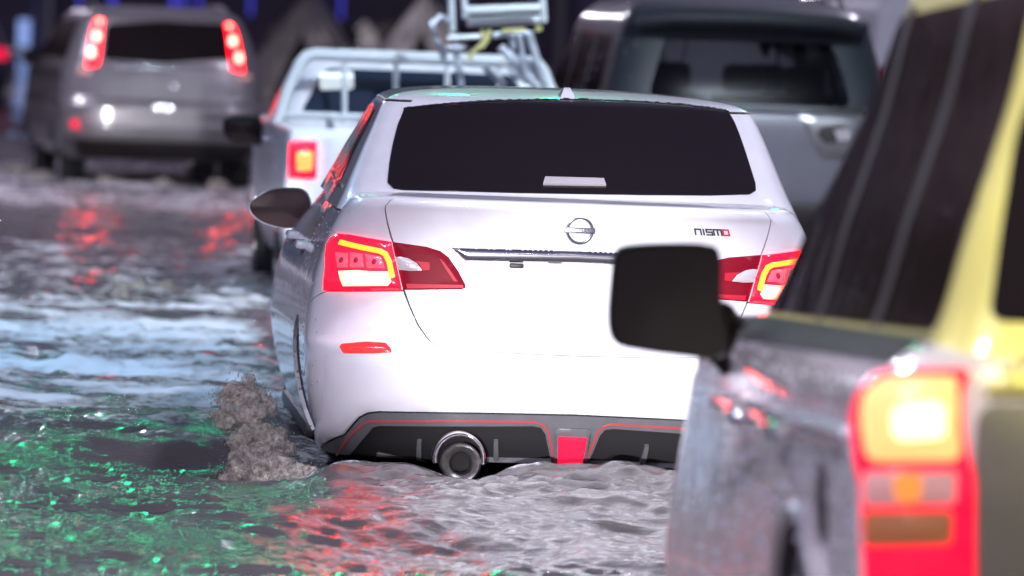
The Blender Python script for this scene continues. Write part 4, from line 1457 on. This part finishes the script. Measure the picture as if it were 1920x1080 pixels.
# ------------------------------------------------------------------ silver SUV far left
CV = Place((-3.23, 57.6, 0.0), math.radians(9.7))
cv = root('silver_suv', 'silver sport utility car with tall red tail lamps ploughing through the far left water', 'car', CV.loc, CV.yaw)
CB = Ring([(0.240, 0.844, 0.250, 4.30), (0.340, 0.907, 0.100, 4.35), (0.420, 0.944, 0.020, 4.40), (0.520, 0.955, 0.000, 4.40), (0.720, 0.955, 0.000, 4.40), (0.765, 0.950, 0.010, 4.38), (0.780, 0.944, 0.060, 4.36), (0.950, 0.939, 0.100, 4.30), (1.060, 0.923, 0.120, 4.20),
           (1.110, 0.897, 0.130, 4.10), (1.130, 0.844, 0.200, 4.00), (1.140, 0.527, 0.700, 3.40), (1.145, 0.021, 2.000, 2.20)], Lr=.30, nr=3.4, Lf=.7, nf=2.5)
CG = Ring([(1.080, 0.913, 0.120, 3.50), (1.140, 0.886, 0.130, 3.40), (1.300, 0.833, 0.200, 3.05), (1.470, 0.765, 0.290, 2.70), (1.540, 0.728, 0.330, 2.55), (1.600, 0.654, 0.420, 2.40), (1.640, 0.475, 0.700, 2.20), (1.655, 0.211, 1.100, 1.80), (1.658, 0.021, 1.400, 1.50)],
          Lr=.28, nr=3.0, Lf=.4, nf=2.7, lscale=True)
body_patch('body', CB, M['silver_paint'], cv, ((.95, .16, .40), (3.55, .16, .40)), .24, CB.vmax * .995)
CB.grid_mesh('inner_shell', M['liner'], cv, 80, 24, off=-.014)
CG.grid_mesh('roof', M['silver_paint'], cv, 110, 40)
cg_ = solver(CG, CV, (-2.2, 1.8), (0, CG.vmax * .95)); cb_ = solver(CB, CV, (-2.0, 1.6), (0, CB.vmax * .8))
w_ = cg_([(200, 46), (300, 40), (422, 46), (438, 110), (310, 119), (192, 111)])
patch('rear_window', M['dark_glass'], cv, rounded(w_, .05), CG, off=.004, th=.006, res=.06)
tl = cg_([(180, 36), (194, 36), (190, 80), (184, 122), (160, 128), (166, 90), (172, 55)])
for s_, q in both(tl):
    o = patch('tail_light', M['red_lit'], cv, q, CG, off=.006, th=.03, res=.04, dome=.015)
    for (bx, by, rr) in ((182, 69, 8), (172, 100, 8), (187, 42, 4)):
        bq = cg_([(bx + rr * math.cos(a) * .8, by + rr * math.sin(a) * 1.2) for a in np.linspace(0, 2 * pi, 11)[:-1]])
        patch('brake_light', M['brake_core'], o, bq if s_ == 1 else mirror(bq), CG, off=.024, th=.008, res=.03)
lw = cb_([(148, 128), (172, 130), (172, 140), (146, 138)])
for s_, q in both(lw): patch('reversing_light', M['pink_lens'], cv, q, CB, off=.008, th=.01, res=.04)
rf_ = cb_([(133, 223), (176, 224), (177, 241), (133, 241)])
for s_, q in both(rf_): patch('bumper_reflector', M['fog_red'], cv, rounded(q, .02), CB, off=.008, th=.01, res=.04)
z_ = lambda r, z: float(r.v_of_z(z))
patch('tailgate', M['silver_paint'], cv, rounded([(-.66, z_(CB, .79)), (.66, z_(CB, .79)), (.64, z_(CB, 1.08)), (-.64, z_(CB, 1.08))], .06), CB, off=.008, th=.012, res=.06, dome=.004)
patch('chrome_strip', M['chrome'], cv, rounded([(-.50, z_(CB, 1.085)), (.50, z_(CB, 1.085)), (.50, z_(CB, 1.115)), (-.50, z_(CB, 1.115))], .012), CB, off=.010, th=.01, res=.03, dome=.012)
patch('bumper_step', M['silver_paint'], cv, rounded([(-.78, z_(CB, .52)), (.78, z_(CB, .52)), (.80, z_(CB, .60)), (-.80, z_(CB, .60))], .03), CB, off=.015, th=.02, res=.06, dome=.012)
patch('lower_bumper', M['trim_black'], cv, rounded([(-.84, z_(CB, .25)), (.84, z_(CB, .25)), (.84, z_(CB, .42)), (-.84, z_(CB, .42))], .03), CB, off=.006, th=.02, res=.06)
patch('tailgate_handle', M['chrome'], cv, rounded([(-.12, z_(CB, .725)), (.06, z_(CB, .725)), (.06, z_(CB, .75)), (-.12, z_(CB, .75))], .01), CB, off=.010, th=.01, res=.03, dome=.008)
c_ = CB.S(np.array(.09), np.array(z_(CB, .93)))
mb = MB(); mb.ico(tuple(c_), .05, 2, (1, .4, .8)); mb.build('badge', M['chrome'], cv)
for yy0, yy1, a, b in ((.55, 1.15, .12, .0), (1.2, 2.05, .0, .0), (2.1, 2.95, .0, -.3)):
    for s_, q in both(side_quad(CG, yy0, yy1, 1.15, 1.50, a, b)):
        patch('side_window', M['dark_glass'], cv, q, CG, off=.004, th=.006, res=.07)
for s_, q in both(front_quads(CG, .74, .62, 1.16, 1.55)):
    patch('windshield', M['dark_glass'], cv, q, CG, off=.004, th=.004, res=.1)
cm = [CV.l(at_depth(a, b, 60.3)) for a, b in ((44, 108), (47, 96), (60, 92), (80, 93), (84, 98), (88, 112), (84, 120), (66, 120), (50, 119))]
am = [CV.l(at_depth(a, b, y)) for a, b, y in ((82, 114, 60.3), (92, 118, 60.3), (104, 120, 60.2))]
for sgn in (1, -1):
    build_mirror(cv, cm, sgn, (M['mirror_black'], M['dark_glass'], M['trim_black']), .14, am)
    for yy in (.95, 3.55):
        wheel(cv, -sgn * .77, yy, .16, .36, .22, -sgn)
    mb = MB(); mb.tube([(-sgn * .60, .6, 1.635), (-sgn * .60, 1.0, 1.67), (-sgn * .58, 2.0, 1.665), (-sgn * .56, 2.35, 1.63)], .018, 8); mb.build('roof_rail', M['chrome'], cv)
    for yd in (1.3, 2.3):
        mb = MB(); mb.box((-sgn * .905, yd, .93), (.04, .2, .035), .01); mb.build('door_handle', M['chrome'], cv)
drops(CB, cv, 60, (-2.4, -.9), (.1, .9), .004, .009)

# ------------------------------------------------------------------ big dark SUV beyond the sedan on the right
BS = Place((1.48, 40.0, 0.0), math.radians(7.0))
bs = root('dark_suv', 'tall dark grey four wheel drive with pale tailgate, headrests showing through its back window', 'car', BS.loc, BS.yaw)
BB = Ring([(.26, .86, .2, 4.6), (.4, .94, .05, 4.7), (.6, .975, .0, 4.75), (.85, .98, .015, 4.75), (1.05, .975, .03, 4.7), (1.14, .955, .05, 4.6), (1.17, .93, .07, 4.5), (1.19, .8, .2, 4.3), (1.20, .4, .8, 3.6), (1.205, .02, 2.2, 2.4)],
          Lr=.22, nr=4.0, Lf=.7, nf=2.6)
BG = Ring([(1.13, .955, .05, 3.6), (1.18, .935, .07, 3.5), (1.35, .895, .13, 3.2), (1.62, .825, .24, 2.85), (1.72, .79, .28, 2.7), (1.79, .74, .34, 2.55), (1.85, .62, .55, 2.4), (1.885, .4, .9, 2.1), (1.895, .02, 1.5, 1.6)],
          Lr=.22, nr=3.6, Lf=.4, nf=2.8, lscale=True)
body_patch('body', BB, M['pale_grey_lower'], bs, ((1.05, .2, .46), (3.8, .2, .46)), .26, BB.vmax * .995)
BB.grid_mesh('inner_shell', M['liner'], bs, 80, 24, off=-.014)
bg_ = solver(BG, BS, (-2.2, 1.8), (0, BG.vmax * .95)); bb_ = solver(BB, BS, (-2.0, 1.6), (0, BB.vmax * .8))
rwq = rounded([(-.68, z_(BG, 1.20)), (.68, z_(BG, 1.20)), (.63, z_(BG, 1.60)), (-.63, z_(BG, 1.60))], .08)
sq = [side_quad(BG, .50, 1.25, 1.20, 1.62, .04, .0, .04), side_quad(BG, 1.33, 2.12, 1.20, 1.62, .0, .0, .04), side_quad(BG, 2.2, 3.1, 1.20, 1.62, .0, -.26, .04)]
fq = front_quads(BG, .82, .70, 1.20, 1.68)
cc = BG.C - .001
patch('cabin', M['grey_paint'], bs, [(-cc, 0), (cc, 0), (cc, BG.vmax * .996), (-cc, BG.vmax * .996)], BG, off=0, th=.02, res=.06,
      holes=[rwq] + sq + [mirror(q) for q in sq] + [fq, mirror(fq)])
patch('rear_window', M['tint_glass'], bs, inset(rwq, -.01), BG, off=-.006, th=0, res=.06)
for q in sq:
    for s_, qq in both(q): patch('side_window', M['dark_glass'], bs, inset(qq, -.01), BG, off=-.006, th=0, res=.08)
for s_, qq in both(fq): patch('windshield', M['tint_glass'], bs, inset(qq, -.003), BG, off=-.006, th=0, res=.1)
mb = MB()
sp = [(-.74, .18, 1.71), (-.5, .10, 1.74), (0, .07, 1.75), (.5, .10, 1.74), (.74, .18, 1.71)]
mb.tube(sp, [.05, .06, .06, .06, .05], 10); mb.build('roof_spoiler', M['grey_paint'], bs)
mb = MB(); mb.box((.02, .045, 1.735), (.42, .03, .022), .006); mb.build('brake_lamp_bar', M['red_dark'], bs)
mb = MB(); mb.box((0, .10, 1.165), (1.56, .06, .05), .02); mb.build('window_sill', M['trim_black'], bs)
for (x_, y_) in ((-.38, 1.05), (.10, 1.05), (.50, 1.05), (-.42, 2.1), (.42, 2.1)):
    mb = MB(); mb.box((x_, y_, .95), (.42, .16, .62), .06); se = mb.build('seat', M['seat_cloth'], bs)
    mb = MB(); mb.box((x_, y_, 1.35), (.27, .11, .19), .05); mb.build('headrest', M['seat_cloth'], se)
for s_, q in both([(-.93, z_(BB, .72)), (-.76, z_(BB, .72)), (-.78, z_(BB, 1.10)), (-.93, z_(BB, 1.10))]):
    o = patch('tail_light', M['red_dark'], bs, rounded(q, .03), BB, off=.008, th=.02, res=.05, dome=.012)
gq = bb_([(1494, 210), (1618, 216), (1612, 300), (1540, 296), (1520, 262)])
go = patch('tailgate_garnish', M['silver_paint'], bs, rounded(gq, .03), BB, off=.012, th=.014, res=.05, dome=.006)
hq = bb_([(1530 + 0, 252), (1540, 237), (1572, 236), (1590, 240), (1596, 254), (1586, 268), (1546, 270)])
patch('tailgate_handle', M['trim_black'], go, rounded(hq, .02), BB, off=.022, th=.006, res=.03)
hq2 = bb_([(1562, 244), (1590, 242), (1596, 262), (1570, 266)])
patch('lamp', M['clear_lens'], go, rounded(hq2, .01), BB, off=.028, th=.006, res=.02)
patch('rear_bumper', M['trim_black'], bs, rounded([(-.9, z_(BB, .30)), (.9, z_(BB, .30)), (.9, z_(BB, .58)), (-.9, z_(BB, .58))], .05), BB, off=.05, th=.06, res=.08, dome=.02)
for sgn in (1, -1):
    for yy in (1.05, 3.8):
        wheel(bs, -sgn * .82, yy, .2, .42, .26, -sgn)
    mb = MB(); mb.tube([(-sgn * .70, .7, 1.80), (-sgn * .70, 1.0, 1.90), (-sgn * .68, 2.2, 1.89), (-sgn * .66, 2.5, 1.80)], .018, 8); mb.build('roof_rail', M['dark_chrome'], bs)
    om = [np.array([-1.28, 3.05, 1.30]) + np.array(p) for p in ((0, 0, -.09), (-.01, 0, .02), (.02, 0, .10), (.14, 0, .11), (.2, 0, .07), (.21, 0, -.04), (.18, 0, -.12), (.08, 0, -.14))]
    build_mirror(bs, om, sgn, (M['grey_paint'], M['dark_glass'], M['trim_black']), .14, [(-1.1, 3.1, 1.22), (-1.0, 3.12, 1.2), (-.9, 3.15, 1.19)])
drops(BG, bs, 50, (-2.6, -.7), (.1, .8), .004, .008)

# ------------------------------------------------------------------ gold SUV close on the right
FS = Place((1.605, 11.88, 0.0), math.radians(4.4))
fs = root('gold_suv', 'yellow gold and grey four wheel drive close on the right, tail lamp lit', 'car', FS.loc, FS.yaw)


def fs_warp(P):
    P = P.copy()
    y, z = P[..., 1].copy(), P[..., 2].copy()
    P[..., 0] *= 1 - .02 * smooth(1.0, 3.4, y) - .05 * smooth(.5, .9, z) * (1 - smooth(1.0, 1.1, z)) * smooth(1.2, 3.2, y)
    P[..., 2] = z - .036 * y
    return P


FB = Ring([(.22, .84, .12, 4.4), (.34, .89, .03, 4.5), (.5, .915, .0, 4.55), (.70, .925, .0, 4.55), (.82, .93, .0, 4.5), (.90, .931, .005, 4.45), (.97, .928, .012, 4.4), (1.03, .912, .02, 4.35), (1.08, .872, .03, 4.3), (1.115, .835, .05, 4.2),
           (1.135, .77, .15, 4.1), (1.14, .4, .8, 3.4), (1.145, .02, 2.1, 2.3)], Lr=.14, nr=4.5, Lf=.7, nf=2.5, warp=fs_warp)
FG = Ring([(1.08, .815, .03, 3.6), (1.13, .785, .045, 3.45), (1.35, .722, .085, 3.05), (1.60, .648, .13, 2.65), (1.86, .590, .175, 2.35), (1.96, .55, .22, 2.25), (2.03, .47, .4, 2.15), (2.08, .30, .8, 1.9), (2.09, .02, 1.3, 1.4)],
          Lr=.13, nr=4.2, Lf=.4, nf=2.8, lscale=True, warp=fs_warp)
M['lower_grey'] = mat('lower_grey', (.15, .143, .125), .38, metal=.2, coat=.6, coat_rough=.12, grain=.06, grain_scale=6)
body_patch('body', FB, M['fender_paint'], fs, ((1.0, .30, .46), (3.6, .05, .40)), .22, FB.vmax * .995, res=.05)
FB.grid_mesh('inner_shell', M['liner'], fs, 90, 28, off=-.014)
FG.grid_mesh('cabin', M['gold_paint'], fs, 140, 50)
fb_ = solver(FB, FS, (-2.8, .9), (0, FB.vmax * .8)); fg_ = solver(FG, FS, (-3.4, .9), (0, FG.vmax * .95))
# lower tailgate, gold mouldings, hatch
te = fb_([(1838, 760)])[0][0]
tgq = [(te, z_(FB, .40)), (-te, z_(FB, .40)), (-te, z_(FB, 1.02)), (te, z_(FB, 1.02))]
tgo = patch('tailgate', M['lower_grey'], fs, rounded(tgq, .04), FB, off=.006, th=.014, res=.05, dome=.004)
for (z0, z1) in ((1.032, 1.085), (1.095, 1.118)):
    patch('tailgate_moulding', M['gold_paint'], fs, rounded([(te, z_(FB, z0)), (-te, z_(FB, z0)), (-te, z_(FB, z1)), (te, z_(FB, z1))], .008), FB, off=.012, th=.016, res=.03, dome=.012)
hq = fg_([(1852, 602), (1868, 500), (1886, 380), (1906, 250)])
hq = [(0.0, hq[0][1])] + hq + [(hq[-1][0] + .03, z_(FG, 1.84)), (0.0, z_(FG, 1.84))]
hq = hq[1:-1] + mirror(hq[1:-1])
patch('rear_window', M['dark_glass'], fs, rounded(hq, .04), FG, off=.004, th=.008, res=.05)
patch('belt_moulding', M['trim_black'], fs, [FG.side_uv(.25, 1.12), FG.side_uv(3.2, 1.12), FG.side_uv(3.2, 1.10), FG.side_uv(.25, 1.10)], FG, off=.012, th=.01, res=.08)
for s_, q in both([FB.side_uv(.16, 1.085), FB.side_uv(3.3, 1.085), (FB.side_uv(3.3, 1.085)[0], z_(FB, 1.1385)), (FB.side_uv(.16, 1.085)[0], z_(FB, 1.1385))]):
    patch('dark_shoulder_strip', M['rubber'], fs, q, FB, off=.006, th=.008, res=.06)  # matte dark strip added to keep green reflections off the shoulder
for y0, y1, a, b in ((.22, 1.02, .05, -.02), (1.09, 1.98, .0, .0), (2.06, 3.1, .0, -.48)):
    for s_, q in both(side_quad(FG, y0, y1, 1.15, 1.82, a, b, .06)):
        patch('side_window', M['brown_glass'], fs, q, FG, off=.004, th=.006, res=.06)
for yp in (1.055, 2.02):
    for s_, q in both(side_quad(FG, yp - .05, yp + .05, 1.145, 1.84, 0, 0, .004)):
        patch('door_pillar', M['trim_black'], fs, q, FG, off=.0055, th=.003, res=.05)
for s_, q in both(front_quads(FG, .76, .58, 1.15, 1.84)):
    patch('windshield', M['dark_glass'], fs, q, FG, off=.004, th=.004, res=.1)
lq = fb_([(1622, 735), (1640, 712), (1680, 700), (1822, 694), (1828, 900), (1828, 1120), (1628, 1130), (1622, 900)])
l1 = fb_([(1640, 745), (1668, 722), (1700, 714), (1795, 712), (1800, 760), (1800, 850), (1790, 864), (1640, 866), (1632, 800)])
l1b = fb_([(1680, 775), (1705, 760), (1772, 757), (1774, 822), (1682, 828)])
l2 = fb_([(1634, 884), (1794, 884), (1790, 944), (1634, 948)])
l2b = fb_([(1680, 888), (1730, 888), (1728, 940), (1684, 942)])
l3 = fb_([(1634, 958), (1786, 956), (1784, 1018), (1634, 1022)])
for s_, q in both(lq):
    mm = (lambda q: q) if s_ == 1 else mirror
    o = patch('tail_light', M['big_lamp_red'], fs, rounded(q, .02), FB, off=.012, th=.04, res=.04, dome=.012)
    patch('brake_light', M['big_brake'], o, mm(rounded(l1, .02)), FB, off=.028, th=.008, res=.03, dome=.006)
    patch('bulb_panel', M['big_core'], o, mm(rounded(l1b, .02)), FB, off=.037, th=.004, res=.03)
    patch('reversing_light', M['pink_lens'], o, mm(rounded(l2, .01)), FB, off=.028, th=.008, res=.03, dome=.006)
    patch('bulb', M['lamp_orange'], o, mm(rounded(l2b, .015)), FB, off=.036, th=.003, res=.03)
    patch('indicator_lens', M['amber_dim'], o, mm(rounded(l3, .01)), FB, off=.028, th=.008, res=.03, dome=.006)
patch('rear_bumper', M['lower_grey'], fs, rounded([(-1.0, z_(FB, .25)), (1.0, z_(FB, .25)), (1.0, z_(FB, .42)), (-1.0, z_(FB, .42))], .05), FB, off=.05, th=.06, res=.06, dome=.02)
fm = [FS.l(at_depth(a, b, 14.75)) for a, b in ((1143, 600), (1148, 520), (1156, 474), (1180, 461), (1250, 457), (1325, 460), (1350, 478), (1352, 560), (1366, 640), (1348, 672), (1290, 668), (1200, 656), (1156, 642))]
am = [FS.l(at_depth(a, b, y)) for a, b, y in ((1340, 600, 14.8), (1378, 640, 14.85), (1425, 672, 14.85))]
for sgn in (1, -1):
    build_mirror(fs, fm, sgn, (M['mirror_black'], M['mirror_black'], M['mirror_black']), .16, None)
    mb = MB(); mb.tube([(a[0] * sgn, a[1], a[2]) for a in am], [.055, .05, .06], 10); mb.tube([(a[0] * sgn, a[1] + .02, a[2] - .05) for a in am], [.04, .04, .05], 10); mb.build('mirror_arm', M['mirror_black'], fs)
    for yy, zz in ((1.0, .20), (3.6, -.06)):
        wheel(fs, -sgn * .80, yy, zz, .38, .25, -sgn)
    for yd in (1.05, 2.02):
        pts = [FB.side_uv(yd, .40 + k * .08) for k in range(9)]
        q = stroke_poly(pts, .008)
        patch('door_seam', M['liner'], fs, q if sgn == 1 else mirror(q), FB, off=.003, th=0, res=.05)
    for yd in (1.25, 2.25):
        mb = MB(); c = FB.S(*[np.array(q) for q in FB.side_uv(yd, .92 )]); mb.box((c[0] * sgn - sgn * .02, c[1], c[2]), (.05, .22, .04), .012); mb.build('door_handle', M['chrome'], fs)
    mb = MB(); mb.tube([(-sgn * .56, .4, 1.98), (-sgn * .55, .6, 2.03), (-sgn * .54, 2.0, 1.97), (-sgn * .53, 2.2, 1.88)], .02, 8); mb.build('roof_rail', M['chrome'], fs)
q = FB.side_uv(.62, .80); c = FB.S(*[np.array(k) for k in q]); n_ = FB.N(*[np.array(k) for k in q])
mb = MB(); mb.lathe([(.085, -.01), (.085, .004), (.07, .007), (.001, .008)], Matrix.Translation(c) @ Vector((0, 0, 1)).rotation_difference(Vector(n_)).to_matrix().to_4x4(), 28)
mb.build('fuel_flap', M['trim_black'], fs)
for sgn in (1, -1):
    pts = []
    for k in range(19):
        a = math.radians(185 - 190 * k / 18)
        y, z = 1.0 + .468 * math.cos(a), .30 + .468 * math.sin(a)
        P_ = FB.S(*[np.array(k2) for k2 in FB.side_uv(y, max(z, .23))]); pts.append(((P_[0] - .004) * sgn, P_[1], P_[2]))
    mb = MB(); mb.tube(pts, .022, 10); mb.build('arch_lip_highlight', M['highlight_silver'], fs)  # wheel arch lip coloured bright silver to stand for its highlight
    for (y0, y1, z0, z1) in ((.30, 1.02, .905, .955), (1.08, 2.00, .905, .955), (2.06, 3.2, .905, .955)):
        q = rounded([FB.side_uv(y0, z0), FB.side_uv(y1, z0), FB.side_uv(y1, z1), FB.side_uv(y0, z1)], .02)
        patch('highlight_strip', M['highlight_silver'], fs, q if sgn == 1 else mirror(q), FB, off=.002, th=.004, res=.016, dome=.018)  # half-round strip added along the doors to draw a highlight line
drops(FB, fs, 700, (-3.9, -FB.A * .93), (.15, FB.v_of_z(1.1)), .002, .009)
drops(FG, fs, 160, (-3.4, -FG.A * .95), (.05, .75), .002, .006)

# ------------------------------------------------------------------ more traffic at the edges
VN = Place((4.60, 66.0, 0), math.radians(7))
vn = root('white_van', 'pale blurred van ahead of the dark four wheel drive at the top right', 'van', VN.loc, VN.yaw)
VB = Ring([(.3, .85, .1, 4.8), (.5, .92, .0, 4.9), (1.1, .93, .0, 4.9), (1.7, .90, .02, 4.3), (2.0, .84, .05, 3.8), (2.1, .72, .15, 3.6), (2.14, .4, .6, 3.2), (2.15, .02, 1.8, 1.9)], Lr=.15, nr=4.5, Lf=.6, nf=2.6)
body_patch('body', VB, M['white_metal'], vn, ((.95, .2, .4), (3.9, .2, .4)), .3, VB.vmax * .995)
VB.grid_mesh('inner_shell', M['liner'], vn, 60, 20, off=-.014)
patch('rear_window', M['blue_glass'], vn, rounded([(-.68, z_(VB, 1.15)), (.68, z_(VB, 1.15)), (.64, z_(VB, 1.72)), (-.64, z_(VB, 1.72))], .06), VB, off=.004, th=.006, res=.08)
for s_, q in both([(-.90, z_(VB, .8)), (-.76, z_(VB, .8)), (-.76, z_(VB, 1.3)), (-.90, z_(VB, 1.3))]):
    patch('tail_light', M['red_dark'], vn, rounded(q, .03), VB, off=.008, th=.02, res=.05, dome=.012)
for sgn in (1, -1):
    for yy in (.95, 3.9): wheel(vn, -sgn * .78, yy, .2, .36, .22, -sgn)
    q = side_quad(VB, 3.0, 3.8, 1.15, 1.68, 0, -.3)
    patch('side_window', M['blue_glass'], vn, q if sgn == 1 else mirror(q), VB, off=.004, th=.006, res=.08)

DC = Place((-8.55, 95.0, 0), math.radians(10))
dc = root('blue_car', 'dark blue car at the far left edge beyond the silver car', 'car', DC.loc, DC.yaw)
M['blue_paint'] = mat('blue_paint', (.05, .065, .12), .35, metal=.2, coat=.8, coat_rough=.1, grain=.1, grain_scale=6)
DB = Ring([(.2, .8, .2, 4.3), (.35, .86, .03, 4.4), (.6, .88, .0, 4.4), (.85, .87, .05, 4.3), (.96, .83, .09, 4.2), (.98, .6, .3, 3.8), (.99, .02, 2.0, 2.2)], Lr=.3, nr=3.2, Lf=.7, nf=2.5)
DG = Ring([(.94, .8, .12, 3.4), (1.05, .76, .25, 3.1), (1.25, .68, .5, 2.7), (1.36, .6, .68, 2.45), (1.41, .45, .9, 2.2), (1.43, .02, 1.5, 1.6)], Lr=.28, nr=3, Lf=.4, nf=2.7, lscale=True)
body_patch('body', DB, M['blue_paint'], dc, ((.95, .15, .38), (3.5, .15, .38)), .2, DB.vmax * .995)
DG.grid_mesh('roof', M['blue_paint'], dc, 70, 24)
patch('rear_window', M['blue_glass'], dc, rounded([(-.58, z_(DG, 1.0)), (.58, z_(DG, 1.0)), (.50, z_(DG, 1.33)), (-.50, z_(DG, 1.33))], .05), DG, off=.004, th=.006, res=.08)
for s_, q in both([(-.85, z_(DB, .72)), (-.6, z_(DB, .72)), (-.62, z_(DB, .90)), (-.84, z_(DB, .90))]):
    o = patch('tail_light', M['fog_red'], dc, rounded(q, .03), DB, off=.008, th=.02, res=.05, dome=.012)
patch('plate', M['glow_white'], dc, rounded([(-.26, z_(DB, .68)), (.26, z_(DB, .68)), (.26, z_(DB, .79)), (-.26, z_(DB, .79))], .01), DB, off=.008, th=.01, res=.08)
for sgn in (1, -1):
    for yy in (.95, 3.5): wheel(dc, -sgn * .74, yy, .15, .33, .2, -sgn)

# ------------------------------------------------------------------ muddy splashes
tex1 = bpy.data.textures.new('splash_lobes', 'CLOUDS'); tex1.noise_scale = .055; tex1.noise_depth = 2
tex2 = bpy.data.textures.new('splash_curl', 'CLOUDS'); tex2.noise_scale = .014; tex2.noise_depth = 4


def on_water(px, py):
    """where the line of sight meets the water plane"""
    d = ray(px, py)
    return cO + d * (CAM_Z / -d[2])


def splash(name, lobes, vox, label, d1=.05, d2=.016, drops_n=120, dr=(.0015, .005), throw=.07):
    """lobes: (centre, radius, squash) of frothing water; the surface is torn up by two scales of noise, drops fly off it"""
    mb = MB()
    for (c, r, sq) in lobes:
        c = np.array(c, float)
        mb.ico(c, r * .97, 3, (1, .8, sq))
        for i in range(14):
            a = rng.normal(size=3); a /= np.linalg.norm(a); a[2] = abs(a[2]) * 1.1 - .25
            mb.ico(c + a * r * rng.uniform(.6, .95) * np.array([1, .8, sq]), r * rng.uniform(.22, .45), 2)
    o = mb.build(name, M['splash'], None, sharp=None)
    rm = o.modifiers.new('remesh', 'REMESH'); rm.mode = 'VOXEL'; rm.voxel_size = vox; rm.use_smooth_shade = True
    for t_, s_ in ((tex1, d1), (tex2, d2)):
        dm = o.modifiers.new('displace', 'DISPLACE'); dm.texture = t_; dm.strength = s_; dm.mid_level = .45; dm.texture_coords = 'GLOBAL'
    tag(o, label, 'splash', kind='stuff')
    # froth: thousands of small blobs clinging to the lobes and flying off them
    bm = bmesh.new(); bmesh.ops.create_icosphere(bm, subdivisions=1, radius=1.0)
    iv = np.array([v.co[:] for v in bm.verts]); fi = np.array([[v.index for v in f.verts] for f in bm.faces]); bm.free()
    L = [lobes[int(k)] for k in rng.integers(len(lobes), size=drops_n)]
    C = np.array([l[0] for l in L]); R = np.array([l[1] for l in L]); SQ = np.array([l[2] for l in L])
    A = rng.normal(size=(drops_n, 3)); A /= np.linalg.norm(A, axis=1, keepdims=True); A[:, 2] = np.abs(A[:, 2]) * 1.0 - .15
    d = np.where(rng.random(drops_n) < .6, rng.normal(size=drops_n) * .006, rng.exponential(throw * .4, drops_n))
    P = C + A * np.stack([np.ones(drops_n), np.full(drops_n, .8), SQ], -1) * (R * .98 + d)[:, None]
    K = rng.uniform(*dr, drops_n) * np.exp(-np.maximum(d, 0) / throw * .5)
    st = np.stack([np.ones(drops_n), np.ones(drops_n), rng.uniform(.8, 1.9, drops_n)], -1)
    V = (P[:, None, :] + iv[None] * K[:, None, None] * st[:, None, :]).reshape(-1, 3)
    F = (fi[None] + (np.arange(drops_n) * len(iv))[:, None, None]).reshape(-1, 3)
    so = mesh_obj('spray_drops', V, F, M['splash'], None, True, None)
    tag(so, 'fine drops thrown up around the ' + label, 'spray', kind='stuff')
    return o


Q = lambda px, py, Y: at_depth(px, py, Y)
lob = [(Q(456, 768, 23.2), .085, .95), (Q(474, 752, 23.25), .055, .9), (Q(432, 790, 23.2), .055, .9), (Q(470, 812, 23.2), .075, .9), (Q(497, 835, 23.1), .07, 1.1),
       (Q(480, 872, 23.0), .095, .9), (Q(508, 850, 23.05), .07, 1.2), (Q(518, 890, 22.8), .08, .9), (Q(460, 905, 22.9), .08, .7), (Q(545, 905, 22.6), .065, .7), (Q(500, 920, 22.7), .08, .6),
       (Q(440, 740, 23.3), .026, 1.6), (Q(466, 728, 23.25), .024, 1.9), (Q(500, 762, 23.2), .034, 1.2), (Q(410, 782, 23.3), .028, .9), (Q(424, 752, 23.25), .034, 1.0), (Q(448, 830, 23.0), .045, .9), (Q(430, 905, 22.9), .035, .8), (Q(415, 925, 22.9), .03, .6),
       (Q(560, 895, 22.6), .045, .9), (Q(690, 915, 22.35), .028, .7), (Q(730, 920, 22.3), .026, .6),
       (Q(585, 905, 22.5), .05, .8), (Q(620, 908, 22.4), .04, .8), (Q(655, 912, 22.4), .034, .7)]
splash('wheel_splash', lob, .0055, 'muddy splash churned up by the left rear wheel of the white sedan', .055, .016, 4200, (.0014, .0042), .085)
q = on_water(893, 948)
splash('bumper_wash', [(q + np.array([0, 0, .02]), .028, 1.2), (q + np.array([-.07, .05, .0]), .026, .7), (q + np.array([.05, .03, 0]), .02, .7), (on_water(820, 940), .03, .5), (on_water(735, 938), .03, .5), (on_water(660, 934), .03, .6), (on_water(985, 936), .024, .5), (on_water(1090, 936), .024, .5), (on_water(1215, 940), .024, .5)],
       .006, 'low foamy wash behind the rear bumper of the white sedan', .022, .012, 700, (.0015, .0045), .035)
q = on_water(222, 562)
splash('small_splash', [(q + np.array([0, 0, .02]), .055, .8), (q + np.array([-.01, 0, .10]), .025, 1.6), (q + np.array([.10, 0, .0]), .045, .6), (q + np.array([-.11, 0, 0]), .045, .6)],
       .009, 'small spiky splash on open water at the left', .045, .02, 60, (.002, .006), .06)
P_ = PU.w(np.array([-1.0, .7, .0]))
splash('pickup_wash', [(P_ + np.array([-.05, .3, 0.03]), .11, .9), (P_ + np.array([-.25, .1, .0]), .10, .7), (P_ + np.array([-.5, .2, .0]), .10, .6), (P_ + np.array([-.75, .3, .0]), .09, .5), (P_ + np.array([.05, -.4, .0]), .10, .7), (P_ + np.array([.2, -.8, .0]), .08, .5)],
       .013, 'tan wash rolling off the left wheels of the pickup', .06, .025, 90, (.002, .007), .12)
lobes = []
for (xx, yy) in ((-1.0, 3.5), (-1.05, .9), (.0, .0), (1.0, .9), (-.5, .0), (.5, .0)):
    lobes.append((CV.w(np.array([xx, yy, .0])), .12, .6))
splash('far_wash', lobes, .02, 'pale wash around the wheels of the silver sport utility car', .06, .03, 60, (.003, .01), .15)
